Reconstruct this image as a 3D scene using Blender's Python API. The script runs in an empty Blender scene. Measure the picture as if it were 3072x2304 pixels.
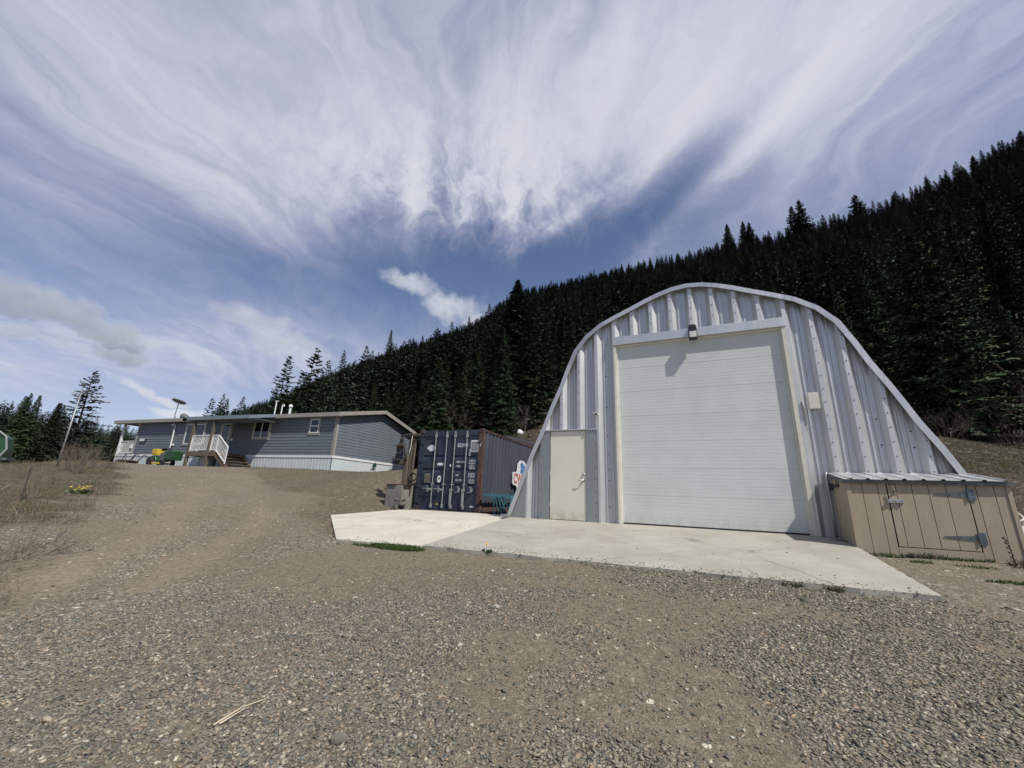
import bpy, math, random
import numpy as np
from mathutils import Matrix, Vector
R = math.radians
random.seed(7)
rng = np.random.default_rng(7)

# ------------------------------------------------------------------ camera
scene = bpy.context.scene
F = 1194.0; PITCH = R(15.62); ROLL = R(2.25)
cp, sp = math.cos(PITCH), math.sin(PITCH); cr, sr = math.cos(ROLL), math.sin(ROLL)
r0 = np.array([1, 0, 0.]); f0 = np.array([0, cp, sp]); u0 = np.array([0, -sp, cp])
RW = np.array([cr * r0 + sr * u0, -sr * r0 + cr * u0, -f0])
cam_d = bpy.data.cameras.new('camera'); cam = bpy.data.objects.new('camera', cam_d)
scene.collection.objects.link(cam); scene.camera = cam
cam_d.sensor_width = 36; cam_d.lens = F / 3072 * 36; cam_d.clip_start = 0.05; cam_d.clip_end = 6000
M = Matrix(RW.T.tolist()).to_4x4(); cam.matrix_world = M

def az_el(v):
    return math.degrees(math.atan2(v[0], v[1])), math.degrees(math.atan2(v[2], math.hypot(v[0], v[1])))
def pix_ray(x, y):
    return RW.T @ np.array([(x - 1536) / F, -(y - 1152) / F, -1.])

# ------------------------------------------------------------------ sun and sky
SUN = np.array([.530, -.572, 1.0]); SUN = SUN / np.linalg.norm(SUN)
sd = bpy.data.lights.new('sun', 'SUN'); sun = bpy.data.objects.new('sun', sd)
scene.collection.objects.link(sun)
sd.energy = 4.5; sd.angle = R(0.6); sd.color = (1.0, .965, .90)
sun.rotation_euler = Vector(SUN).to_track_quat('Z', 'Y').to_euler()
scene.view_settings.view_transform = 'Standard'; scene.view_settings.look = 'None'
scene.view_settings.exposure = 0.0; scene.view_settings.gamma = 1.0
scene.view_settings.use_curve_mapping = False

class NT:
    """small node-writing helper"""
    def __init__(self, nt): self.nt = nt; self.nodes = nt.nodes; self.links = nt.links
    def n(self, t, **kw):
        nd = self.nodes.new(t)
        for k, v in kw.items(): setattr(nd, k, v)
        return nd
    def put(self, sock, v):
        if isinstance(v, bpy.types.NodeSocket): self.links.new(v, sock)
        elif v is not None: sock.default_value = v
    def m(self, op, a, b=None, c=None, clamp=False):
        nd = self.n('ShaderNodeMath', operation=op); nd.use_clamp = clamp
        for i, v in enumerate((a, b, c)):
            if v is not None: self.put(nd.inputs[i], v)
        return nd.outputs[0]
    def vm(self, op, a, b=None, s=None):
        nd = self.n('ShaderNodeVectorMath', operation=op)
        self.put(nd.inputs[0], a)
        if b is not None: self.put(nd.inputs[1], b)
        if s is not None: self.put(nd.inputs['Scale'], s)
        return nd.outputs['Value'] if op in ('DOT_PRODUCT', 'LENGTH', 'DISTANCE') else nd.outputs[0]
    def rng(self, v, a, b, c=0., d=1., smooth=True):
        nd = self.n('ShaderNodeMapRange'); nd.interpolation_type = 'SMOOTHSTEP' if smooth else 'LINEAR'
        self.put(nd.inputs[0], v)
        for i, q in zip((1, 2, 3, 4), (a, b, c, d)): self.put(nd.inputs[i], q)
        return nd.outputs[0]
    def noise(self, vec, scale, detail=4, rough=.55, dist=0., lac=2.0):
        nd = self.n('ShaderNodeTexNoise')
        self.put(nd.inputs['Vector'], vec); nd.inputs['Scale'].default_value = scale
        nd.inputs['Detail'].default_value = detail; nd.inputs['Roughness'].default_value = rough
        nd.inputs['Distortion'].default_value = dist; nd.inputs['Lacunarity'].default_value = lac
        return nd.outputs['Fac']
    def noisec(self, vec, scale, detail=3):
        nd = self.n('ShaderNodeTexNoise')
        self.put(nd.inputs['Vector'], vec); nd.inputs['Scale'].default_value = scale
        nd.inputs['Detail'].default_value = detail
        return nd.outputs['Color']
    def mapping(self, vec, loc=(0, 0, 0), rot=(0, 0, 0), sc=(1, 1, 1)):
        nd = self.n('ShaderNodeMapping'); self.put(nd.inputs[0], vec)
        nd.inputs[1].default_value = loc; nd.inputs[2].default_value = rot; nd.inputs[3].default_value = sc
        return nd.outputs[0]
    def mix(self, f, a, b, mode='MIX'):
        nd = self.n('ShaderNodeMix', data_type='RGBA', blend_type=mode)
        self.put(nd.inputs[0], f)
        for s, v in ((nd.inputs[6], a), (nd.inputs[7], b)):
            if isinstance(v, (tuple, list)) and len(v) == 3: v = (*v, 1)
            self.put(s, v)
        return nd.outputs[2]
    def ramp(self, f, stops):
        nd = self.n('ShaderNodeValToRGB'); cr_ = nd.color_ramp
        while len(cr_.elements) < len(stops): cr_.elements.new(.5)
        for e, (p, c) in zip(cr_.elements, stops): e.position = p; e.color = (*c, 1)
        self.put(nd.inputs[0], f); return nd.outputs[0]

world = bpy.data.worlds.new('World'); scene.world = world; world.use_nodes = True
w = NT(world.node_tree)
for nd in list(w.nodes): w.nodes.remove(nd)
sky = w.n('ShaderNodeTexSky', sky_type='NISHITA'); sky.sun_disc = False
sky.sun_elevation = math.asin(SUN[2]); sky.sun_rotation = math.atan2(SUN[0], SUN[1])
sky.altitude = 900; sky.air_density = 1.0; sky.dust_density = .6; sky.ozone_density = 2.2
tc = w.n('ShaderNodeTexCoord'); D = w.vm('NORMALIZE', tc.outputs['Generated'])
sx = w.n('ShaderNodeSeparateXYZ'); w.put(sx.inputs[0], D)
zc = w.m('MAXIMUM', sx.outputs[2], 0.0)
inv = w.m('DIVIDE', 1.0, w.m('ADD', zc, 0.16))
cx = w.n('ShaderNodeCombineXYZ')
w.put(cx.inputs[0], w.m('MULTIPLY', sx.outputs[0], inv)); w.put(cx.inputs[1], w.m('MULTIPLY', sx.outputs[1], inv))
P = cx.outputs[0]                                  # point on a flat cloud layer high above
DW = w.vm('ADD', D, w.vm('SCALE', w.vm('SUBTRACT', w.noisec(D, 11, 3), (.5, .5, .5)), s=.075))
DW = w.vm('ADD', DW, w.vm('SCALE', w.vm('SUBTRACT', w.noisec(D, 34, 4), (.5, .5, .5)), s=.034))
warp = w.vm('SCALE', w.vm('SUBTRACT', w.noisec(P, 1.15, 6), (.5, .5, .5)), s=.95)
PW = w.vm('ADD', P, warp)
def blob(az, el, wa, we, rot=0., D=D):
    """soft elliptical patch of sky around a compass direction"""
    a, e = R(az), R(el)
    c = np.array([math.sin(a) * math.cos(e), math.cos(a) * math.cos(e), math.sin(e)])
    rt = np.array([math.cos(a), -math.sin(a), 0]); up = np.cross(rt, c) * 1.0
    if up[2] < 0: up = -up
    r_, u_ = math.cos(R(rot)) * rt + math.sin(R(rot)) * up, -math.sin(R(rot)) * rt + math.cos(R(rot)) * up
    x = w.m('DIVIDE', w.vm('DOT_PRODUCT', D, tuple(r_)), math.sin(R(wa)))
    y = w.m('DIVIDE', w.vm('DOT_PRODUCT', D, tuple(u_)), math.sin(R(we)))
    q = w.m('ADD', w.m('MULTIPLY', x, x), w.m('MULTIPLY', y, y))
    front = w.m('GREATER_THAN', w.vm('DOT_PRODUCT', D, tuple(c)), 0.0)
    return q, y, front
def soft(az, el, wa, we, rot=0., amp=1.):
    q, y, fr = blob(az, el, wa, we, rot)
    return w.m('MULTIPLY', w.m('MULTIPLY', w.m('EXPONENT', w.m('MULTIPLY', q, -1.)), fr), amp)
# streaks of high cloud, drawn out along the wind
st1 = w.noise(w.mapping(PW, rot=(0, 0, R(-5)), sc=(1.9, .72, 1)), 1.35, 8, .6, .3)
st2 = w.noise(w.mapping(PW, loc=(4, 2, 0), rot=(0, 0, R(9)), sc=(4.6, 1.7, 1)), 1.7, 8, .64, .5)
st3 = w.noise(w.mapping(PW, loc=(9, 3, 0)), 5.5, 8, .66, .3)
big = w.noise(w.mapping(P, loc=(1.7, 5.2, 0)), .75, 3, .5)
dens = w.m('ADD', w.m('MULTIPLY', st1, 1.0), w.m('MULTIPLY', st2, .55))
dens = w.m('ADD', dens, w.m('ADD', w.m('MULTIPLY', big, .30), w.m('MULTIPLY', st3, .22)))
dens = w.m('ADD', dens, -.82)
bias = [(-4, 62, 60, 22, 0, .24), (28, 52, 32, 15, 12, .30), (8, 48, 18, 10, 0, .20), (-44, 38, 30, 15, -20, .26),
        (17, 37, 16, 5.0, 20, -.62), (-10, 31.5, 16, 5.5, 4, -.66), (-33, 24, 17, 4.6, 6, -.42), (28, 40, 9, 2.6, 34, -.30), (-52, 21, 16, 3, 0, -.10), (-50, 30, 22, 7, 0, .16),
        (50, 38, 16, 7, 0, .12), (-36, 15, 24, 4.5, 5, .34), (-55, 9, 20, 4, 0, .25), (-20, 44, 12, 6, 30, .14), (31, 39.5, 13, 1.7, 33, .42), (22, 43, 9, 1.6, 40, .26), (9, 38.5, 5.5, 1.0, 28, .30), (40, 44, 14, 6, 20, .16),
        (-17.5, 38, 1.6, 6.5, 3, .34), (-9.5, 37.5, 2.2, 5.5, -4, .24), (-1.0, 37, 1.5, 7, 4, .40), (4, 43, 5, 8, 20, .22), (-38, 19.5, 9, 2.2, 4, .18)]
for b in bias: dens = w.m('ADD', dens, soft(*b))
fib = w.noise(w.mapping(DW, sc=(26, 26, 3.2)), 1., 6, .62, .35)      # hanging fibres of falling ice
dens = w.m('ADD', dens, w.m('MULTIPLY', w.m('SUBTRACT', fib, .5), soft(-6, 39, 20, 8, 0, 1.5)))
cirrus = w.rng(dens, -.26, .92)
# low cumulus
cn = w.noise(D, 9, 6, .6, .2); cn2 = w.noise(D, 26, 4, .6)
cum = None; shade = None
for (az, el, wa, we, rot, th, dark) in [(-16.0, 28.2, 3.6, 1.7, -12, .9, .0), (-10.3, 26.0, 4.6, 2.1, -8, .9, .06), (-5.6, 24.4, 2.6, 1.4, 0, .8, .06),
        (-50.5, 15.0, 8.5, 1.9, -8, 1., .75), (-45.5, 12.6, 3.0, 1.8, -4, 1., .7), (-55, 12.6, 9, .9, -6, .8, .5),
        (-42.8, 9.2, 2.9, .62, -6, 1., .1), (-40.4, 7.5, 2.4, .8, 3, 1., .0), (-34.5, 19.5, 5.2, 1.4, -5, .75, .35), (-30.5, 17.2, 5, 1.5, -8, .6, .3)]:
    q, y, fr = blob(az, el, wa, we, rot, DW)
    v = w.m('SUBTRACT', 1.0, q)
    v = w.m('ADD', v, w.m('MULTIPLY', w.m('SUBTRACT', cn, .5), 2.6))
    v = w.m('ADD', v, w.m('MULTIPLY', w.m('SUBTRACT', cn2, .5), 1.5))
    v = w.m('MULTIPLY', w.m('MULTIPLY', w.rng(v, -.35, 1.35), fr), th * .95)
    sh = w.m('MULTIPLY', w.rng(v, 0., .35), w.rng(y, 1.1, -1.1, dark * .65, min(1., dark * 1.2 + .1)))
    cum = v if cum is None else w.m('MAXIMUM', cum, v)
    shade = sh if shade is None else w.m('MAXIMUM', shade, sh)
SKY_S = 0.085
skyc = w.vm('MULTIPLY', sky.outputs[0], (SKY_S * 1.44, SKY_S * 1.32, SKY_S * 1.36))
lav = w.noise(P, .9, 2, .5)
cloudc = w.mix(w.rng(dens, .22, 1.1), (.40, .425, .58), (.75, .775, .84))
cloudc = w.mix(w.m('MULTIPLY', lav, .35), cloudc, (.56, .545, .67))
cumc = w.mix(shade, (.74, .76, .82), (.27, .295, .36))
col = w.mix(w.m('MULTIPLY', cirrus, .93), skyc, cloudc)
col = w.mix(w.m('MULTIPLY', cum, .93), col, cumc)
bg = w.n('ShaderNodeBackground'); w.put(bg.inputs[0], col); bg.inputs[1].default_value = 1.0
wo = w.n('ShaderNodeOutputWorld'); w.links.new(bg.outputs[0], wo.inputs[0])

# ------------------------------------------------------------------ helpers
COL = scene.collection
class MB:
    def __init__(self): self.v = []; self.f = []; self.m = []; self.mi = 0
    def add(self, vs, fs):
        b = len(self.v); self.v += [tuple(map(float, p)) for p in vs]
        for f in fs: self.f.append([b + i for i in f]); self.m.append(self.mi)
        return self
    def quad(self, *p): return self.add(p, [list(range(len(p)))])
    def box(self, x0, x1, y0, y1, z0, z1):
        v = [(x, y, z) for x in (x0, x1) for y in (y0, y1) for z in (z0, z1)]
        return self.add(v, [(0, 1, 3, 2), (4, 6, 7, 5), (0, 4, 5, 1), (2, 3, 7, 6), (0, 2, 6, 4), (1, 5, 7, 3)])
    def obox(self, c, ax, ay, az):
        c, ax, ay, az = map(np.asarray, (c, ax, ay, az))
        v = [c + i * ax + j * ay + k * az for i in (-1, 1) for j in (-1, 1) for k in (-1, 1)]
        return self.add(v, [(0, 1, 3, 2), (4, 6, 7, 5), (0, 4, 5, 1), (2, 3, 7, 6), (0, 2, 6, 4), (1, 5, 7, 3)])
    def beam(self, p0, p1, w_, h_, up=(0, 0, 1)):
        p0, p1, up = map(lambda q: np.asarray(q, float), (p0, p1, up)); d = p1 - p0; L = np.linalg.norm(d); d /= L
        s = np.cross(d, up)
        if np.linalg.norm(s) < 1e-4: s = np.cross(d, (1, 0, 0))
        s /= np.linalg.norm(s); t = np.cross(s, d)
        return self.obox((p0 + p1) / 2, d * L / 2, s * w_ / 2, t * h_ / 2)
    def tube(self, pts, r, n=8, cap=True):
        pts = [np.asarray(p, float) for p in pts]; k = len(pts)
        rs = r if isinstance(r, (list, tuple)) else [r] * k
        ring = []; b = len(self.v); ref = None
        for i, p in enumerate(pts):
            d = pts[min(i + 1, k - 1)] - pts[max(i - 1, 0)]; d = d / (np.linalg.norm(d) + 1e-9)
            if ref is None:
                ref = np.array([0, 0, 1.]) if abs(d[2]) < .9 else np.array([1., 0, 0])
            s = np.cross(d, ref); s /= np.linalg.norm(s) + 1e-9; t = np.cross(s, d); ref = t
            for j in range(n):
                a = 2 * math.pi * j / n; q = p + rs[i] * (math.cos(a) * s + math.sin(a) * t)
                self.v.append(tuple(q))
        for i in range(k - 1):
            for j in range(n):
                self.f.append([b + i * n + j, b + i * n + (j + 1) % n, b + (i + 1) * n + (j + 1) % n, b + (i + 1) * n + j]); self.m.append(self.mi)
        if cap:
            self.f.append([b + j for j in range(n)][::-1]); self.m.append(self.mi)
            self.f.append([b + (k - 1) * n + j for j in range(n)]); self.m.append(self.mi)
        return self
    def lathe(self, prof, c=(0, 0, 0), axis=(0, 0, 1), n=16):
        c = np.asarray(c, float); ax = np.asarray(axis, float); ax /= np.linalg.norm(ax)
        s = np.cross(ax, (0, 0, 1)) if abs(ax[2]) < .9 else np.cross(ax, (1, 0, 0)); s /= np.linalg.norm(s); t = np.cross(ax, s)
        b = len(self.v)
        for r_, h in prof:
            for j in range(n):
                a = 2 * math.pi * j / n; self.v.append(tuple(c + ax * h + max(r_, 1e-4) * (math.cos(a) * s + math.sin(a) * t)))
        for i in range(len(prof) - 1):
            for j in range(n):
                self.f.append([b + i * n + j, b + i * n + (j + 1) % n, b + (i + 1) * n + (j + 1) % n, b + (i + 1) * n + j]); self.m.append(self.mi)
        self.f.append([b + j for j in range(n)]); self.m.append(self.mi)
        self.f.append([b + (len(prof) - 1) * n + j for j in range(n)]); self.m.append(self.mi)
        return self
    def prism(self, poly, f0, f1):
        """poly: list of 2D points; f0, f1 map a 2D point to 3D on either side"""
        n = len(poly); v = [f0(*p) for p in poly] + [f1(*p) for p in poly]
        return self.add(v, [list(range(n)), list(range(n, 2 * n))[::-1]] + [[i, (i + 1) % n, n + (i + 1) % n, n + i] for i in range(n)])
    def build(self, name, mat, parent=None, smooth=False, bevel=0, **props):
        me = bpy.data.meshes.new(name); me.from_pydata(self.v, [], self.f)
        mats = mat if isinstance(mat, (list, tuple)) else [mat]
        for q in mats: me.materials.append(q)
        if len(mats) > 1: me.polygons.foreach_set('material_index', self.m)
        if smooth: me.polygons.foreach_set('use_smooth', [True] * len(me.polygons))
        me.update()
        o = bpy.data.objects.new(name, me); COL.objects.link(o)
        if parent: o.parent = parent
        if bevel:
            bv = o.modifiers.new('bevel', 'BEVEL'); bv.width = bevel; bv.segments = 2; bv.limit_method = 'ANGLE'; bv.angle_limit = R(40)
        for k, v_ in props.items(): o[k] = v_
        return o
def fixn(o):
    import bmesh
    bm = bmesh.new(); bm.from_mesh(o.data); bmesh.ops.recalc_face_normals(bm, faces=bm.faces); bm.to_mesh(o.data); bm.free(); return o
def thing(name, label, cat, loc=(0, 0, 0), yaw=0, group=None):
    o = bpy.data.objects.new(name, None); COL.objects.link(o); o.location = loc; o.rotation_euler = (0, 0, yaw)
    o.empty_display_size = .3; o['label'] = label; o['category'] = cat
    if group: o['group'] = group
    return o
def raw_mesh(name, V, Q, mat, parent=None, cols=None, nside=4, smooth=False):
    """fast mesh from numpy arrays: V (n,3), Q (m,nside)"""
    me = bpy.data.meshes.new(name); n, m_ = len(V), len(Q)
    me.vertices.add(n); me.vertices.foreach_set('co', np.asarray(V, np.float32).ravel())
    me.loops.add(m_ * nside); me.loops.foreach_set('vertex_index', np.asarray(Q, np.int32).ravel())
    me.polygons.add(m_); me.polygons.foreach_set('loop_start', np.arange(0, m_ * nside, nside, dtype=np.int32))
    try: me.polygons.foreach_set('loop_total', np.full(m_, nside, np.int32))
    except Exception: pass
    if smooth: me.polygons.foreach_set('use_smooth', np.ones(m_, bool))
    me.update(calc_edges=True)
    if cols is not None:
        at = me.color_attributes.new('tint', 'FLOAT_COLOR', 'POINT')
        c4 = np.ones((n, 4), np.float32); c4[:, :cols.shape[1]] = cols; at.data.foreach_set('color', c4.ravel())
    me.materials.append(mat)
    o = bpy.data.objects.new(name, me)
    if parent != 'none': COL.objects.link(o)
    if parent and parent != 'none': o.parent = parent
    return o

def mat(name, c1, c2=None, rough=.6, metal=0., nscale=6., stretch=(1, 1, 1), bump=0., bscale=40., spec=.4, dirt=None, dscale=1.5, damt=.5, rough2=None, detail=5):
    m_ = bpy.data.materials.new(name); m_.use_nodes = True; t = NT(m_.node_tree)
    b = t.nodes['Principled BSDF']; tcn = t.n('ShaderNodeTexCoord'); O = tcn.outputs['Object']
    b.inputs['Roughness'].default_value = rough; b.inputs['Metallic'].default_value = metal
    b.inputs['Specular IOR Level'].default_value = spec
    speck = t.noise(O, 48, 3, .7) if 'concrete' in name else None
    nz = t.noise(t.mapping(O, sc=stretch), nscale, detail, .6)
    c = t.mix(t.rng(nz, .3, .7), c1, c2 if c2 else tuple(x * .8 for x in c1))
    if dirt:
        d = t.noise(t.mapping(O, loc=(3, 7, 1), sc=stretch), dscale, 6, .65)
        c = t.mix(t.m('MULTIPLY', t.rng(d, .5, .72), damt), c, dirt)
    if speck is not None:
        vc = t.n('ShaderNodeTexVoronoi'); vc.feature = 'DISTANCE_TO_EDGE'; vc.inputs['Scale'].default_value = .42; t.put(vc.inputs['Vector'], t.vm('ADD', O, t.vm('SCALE', t.noisec(O, 2.2, 5), s=.45)))
        ck = t.m('MULTIPLY', t.rng(vc.outputs['Distance'], .009, .002), t.rng(t.noise(O, .8, 2), .45, .6))
        c = t.mix(t.m('MULTIPLY', ck, .55), c, tuple(x * .3 for x in c1))
        wv = t.noise(t.mapping(O, rot=(0, 0, .5), sc=(.35, 3, 1)), 1.1, 5, .65); c = t.mix(t.rng(wv, .52, .7, 0, .30), c, tuple(x * .66 for x in c1))
        c = t.mix(t.rng(speck, .42, .72, 0, .35), c, tuple(x * .55 for x in c1)); c = t.mix(t.rng(speck, .40, .26, 0, .25), c, tuple(min(1, x * 1.3) for x in c1))
    t.put(b.inputs['Base Color'], c)
    if 'door' in name:
        sz_ = t.n('ShaderNodeSeparateXYZ'); t.put(sz_.inputs[0], O); dz_ = t.m('MULTIPLY', t.rng(sz_.outputs[2], .34, .0), t.rng(t.noise(t.mapping(O, sc=(1, 1, .35)), 7, 5, .65), .35, .6))
        t.put(b.inputs['Base Color'], t.mix(t.m('MULTIPLY', dz_, .32 if 'garage' in name else .55), c, (.36, .30, .19)))
    if rough2 is not None: t.put(b.inputs['Roughness'], t.rng(nz, .3, .7, rough, rough2))
    if bump:
        bn = t.n('ShaderNodeBump'); bn.inputs['Strength'].default_value = .6; bn.inputs['Distance'].default_value = bump
        t.put(bn.inputs['Height'], t.noise(t.mapping(O, sc=stretch), bscale, 4, .6)); t.put(b.inputs['Normal'], bn.outputs[0])
    return m_

# ------------------------------------------------------------------ frames of the three buildings (measured)
YS, YC, YH = R(-24.58), R(-23.52), R(-19.87)
P0 = np.array([2.52207497, 9.41875364, -0.52331693])
aS = np.array([math.cos(YS), math.sin(YS), 0]); nS = np.array([-aS[1], aS[0], 0])
def SH(u, d, z=0): return P0 + aS * u - nS * d + np.array([0, 0, z])
C0 = pix_ray(1438, 1540) * 12.07
aC = np.array([math.cos(YC), math.sin(YC), 0]); nC = np.array([-aC[1], aC[0], 0])
def CN(u, d, z=0): return C0 + aC * u - nC * d + np.array([0, 0, z])
H0 = np.array([-10.31168648, 23.59756065, 1.84550068])
aH = np.array([math.cos(YH), math.sin(YH), 0]); nH = np.array([-aH[1], aH[0], 0])
def HS(u, d, z=0): return H0 + aH * u - nH * d + np.array([0, 0, z])

# ------------------------------------------------------------------ terrain
ctl = []
for u in (-5.5, -2, 2, 6.5, 10, 15):
    for d in (.0, 2, 4, 7, 10, 13):
        if u < -3 and d > 8: continue
        ctl.append((*SH(u, d)[:2], -.545 - .1 * d))
for u in (-2, 1, 4, 6): ctl.append((*SH(u, -4)[:2], -.62)); ctl.append((*SH(u, -9)[:2], -.55))
for u, d, z in [(-1.2, -1.5, -.58), (0, 0.3, -.585), (-2.2, .3, -.585), (.6, -1.5, -.58), (.6, -5, -.55)]: ctl.append((*CN(u, d)[:2], z))
ctl += [(*CN(-3.0, -.1)[:2], -.45), (*CN(-3.4, .5)[:2], -.40), (*CN(-3.6, -1.2)[:2], .15), (*CN(-3.3, -3)[:2], .72), (*CN(-4.6, .4)[:2], .05)]
for u in (0, -5, -10, -15, -20): ctl.append((*HS(u, .6)[:2], H0[2] - .86)); ctl.append((*HS(u, -6)[:2], H0[2] - .80)); ctl.append((*HS(u, 3)[:2], H0[2] - .95))
ctl += [(*HS(2, -2)[:2], 1.02), (*HS(2, -7)[:2], 1.12), (*HS(3, -11)[:2], 1.8), (-4.3, 20.5, .85), (-1.5, 23.5, 1.6), (.6, 26, 3.5), (-3, 29, 3.0), (-5, 36, 4.5), (6, 27, 3.8), (3.5, 34, 6.5)]
ctl += [(-6, 1, -1.42), (-5, 6, -1.12), (-8, 4, -1.0), (-7, 9, -.72), (-12, 5, -.55), (-14, 10, -.12), (-19.5, 15.7, .42), (-22.4, 20, .68), (-24.4, 25, .9), (-30, 20, .25), (-27, 12, .1), (-20, 6, -.3), (-34, 33, .6), (-12, 16, .05), (-9, 14.5, -.28), (-16, 19, .5)]
ctl += [(22.6, 19.7, 3.3), (10.9, 8.7, .22), (12.2, 10.4, .8), (13, 5, -.5), (16, 8, .3), (20, 12, 1.2), (26, 14, 2.0), (14, 16, 2.2), (10.5, 13.5, .6), (17, 24, 4.6), (12, 24, 3.4), (28, 24, 4.8), (25, 4, -.6), (20, 30, 7)]
ctl += [(-42, 30, .75), (-35, 44, .6), (-26, 40, 1.0), (-15, 40, 1.3), (-12, 48, 2.0), (-46, 18, -.3), (-38, 55, .6), (-20, 55, 1.6), (-1.5, 48, 6.0), (8, 42, 8.0), (*HS(-4, 8)[:2], .42), (*HS(-10, 8)[:2], .40), (*HS(-15, 8)[:2], .42)]
ctl += [(0, -6, -2.0), (-10, -8, -1.8), (10, -8, -2.2), (-25, -5, -1.6), (25, -8, -2.0)]
ctl = np.array(ctl, float); S_ = 10.
def tps(r2): return .5 * r2 * np.log(r2 + 1e-9)
cxy = ctl[:, :2] / S_; n_ = len(cxy)
K = tps(((cxy[:, None] - cxy[None]) ** 2).sum(-1)) + np.eye(n_) * 2e-4
Pm = np.hstack([np.ones((n_, 1)), cxy]); Am = np.block([[K, Pm], [Pm.T, np.zeros((3, 3))]])
Wt = np.linalg.solve(Am, np.concatenate([ctl[:, 2], np.zeros(3)]))
def near_z(x, y):
    x = np.atleast_1d(np.asarray(x, float)) / S_; y = np.atleast_1d(np.asarray(y, float)) / S_; out = np.zeros(x.shape)
    for i in range(0, x.size, 20000):
        xs, ys = x.ravel()[i:i + 20000], y.ravel()[i:i + 20000]
        k = tps((xs[:, None] - cxy[:, 0]) ** 2 + (ys[:, None] - cxy[:, 1]) ** 2)
        out.ravel()[i:i + 20000] = k @ Wt[:n_] + Wt[n_] + Wt[n_ + 1] * xs + Wt[n_ + 2] * ys
    return out
AZ = [-180, -90, -70, -46, -41, -38, -35, -32, -25, -16, -5, 0, 16, 30, 39, 46, 52, 60, 80, 110, 180]
EL = [0, 0, 2.4, 2.6, 4.6, 7.0, 8.6, 10.4, 15.1, 19.6, 24.6, 28.6, 31.5, 32.3, 32.0, 31.6, 31.8, 32.6, 18, 0, 0]
DR = [500, 500, 420, 420, 800, 850, 800, 720, 600, 470, 400, 370, 345, 330, 320, 315, 310, 300, 300, 400, 500]
RB = [60, 60, 60, 60, 130, 120, 110, 95, 60, 40, 36, 36, 38, 38, 36, 36, 36, 36, 40, 60, 60]
ZB = [-1.5, -1.5, 0, 0, 1, 1, 1.5, 2, 3.5, 5.0, 6.5, 7.5, 7, 6.5, 6, 5, 4.5, 3.5, 0, -2, -2]
def sstep(t): t = np.clip(t, 0, 1); return t * t * (3 - 2 * t)
def vnoise(x, y, s=0):
    """cheap smooth value noise"""
    def h(i, j): v = np.sin(i * 127.1 + j * 311.7 + s * 74.7) * 43758.5453; return v - np.floor(v)
    xi, yi = np.floor(x), np.floor(y); fx, fy = sstep(x - xi), sstep(y - yi)
    return (h(xi, yi) * (1 - fx) + h(xi + 1, yi) * fx) * (1 - fy) + (h(xi, yi + 1) * (1 - fx) + h(xi + 1, yi + 1) * fx) * fy - .5
def ground_z(x, y):
    x = np.atleast_1d(np.asarray(x, float)); y = np.atleast_1d(np.asarray(y, float))
    r = np.hypot(x, y); az = np.degrees(np.arctan2(x, y))
    D_ = np.interp(az, AZ, DR); rb = np.interp(az, AZ, RB); zb = np.interp(az, AZ, ZB)
    zr = D_ * np.tan(np.radians(np.interp(az, AZ, EL))) - 13 * np.clip(np.interp(az, AZ, EL) / 8, 0, 1)
    t = (r - rb) / (D_ - rb)
    h = np.where(t < 1, zb + (zr - zb) * np.clip(t, 0, 1) ** 1.08, zr - (r - D_) * .35)
    h = np.where(t < 0, zb + (r - rb) * .12 * np.clip(zb / 5, 0, 1), h)
    h = h + 5 * vnoise(x / 45, y / 45, 3) * sstep(t * 4) + 10 * vnoise(x / 120, y / 120, 5) * sstep(t * 3) * (1 - sstep((t - .7) / .3))
    far_flat = -2 - 6 * sstep((r - 45) / 60)
    hillness = sstep((az + 86) / 14) * (1 - sstep((az - 75) / 30))
    h = np.maximum(h, -12) * hillness + far_flat * (1 - hillness)
    ns_ = np.interp(az, [-100, -62, -18, -8, 70], [26, 42, 42, 28, 26])
    wn = 1 - sstep((r - ns_) / 16)
    nz = np.where(r < 60, near_z(np.where(r < 60, x, 0), np.where(r < 60, y, 0)), 0)
    z = nz * wn + h * (1 - wn)
    fine = .035 * vnoise(x / 1.7, y / 1.7, 1) + .015 * vnoise(x / .6, y / .6, 2)
    return z + fine * np.clip((r - 1) / 4, 0, 1)
def gz(x, y): return float(ground_z(x, y)[0])

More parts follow.
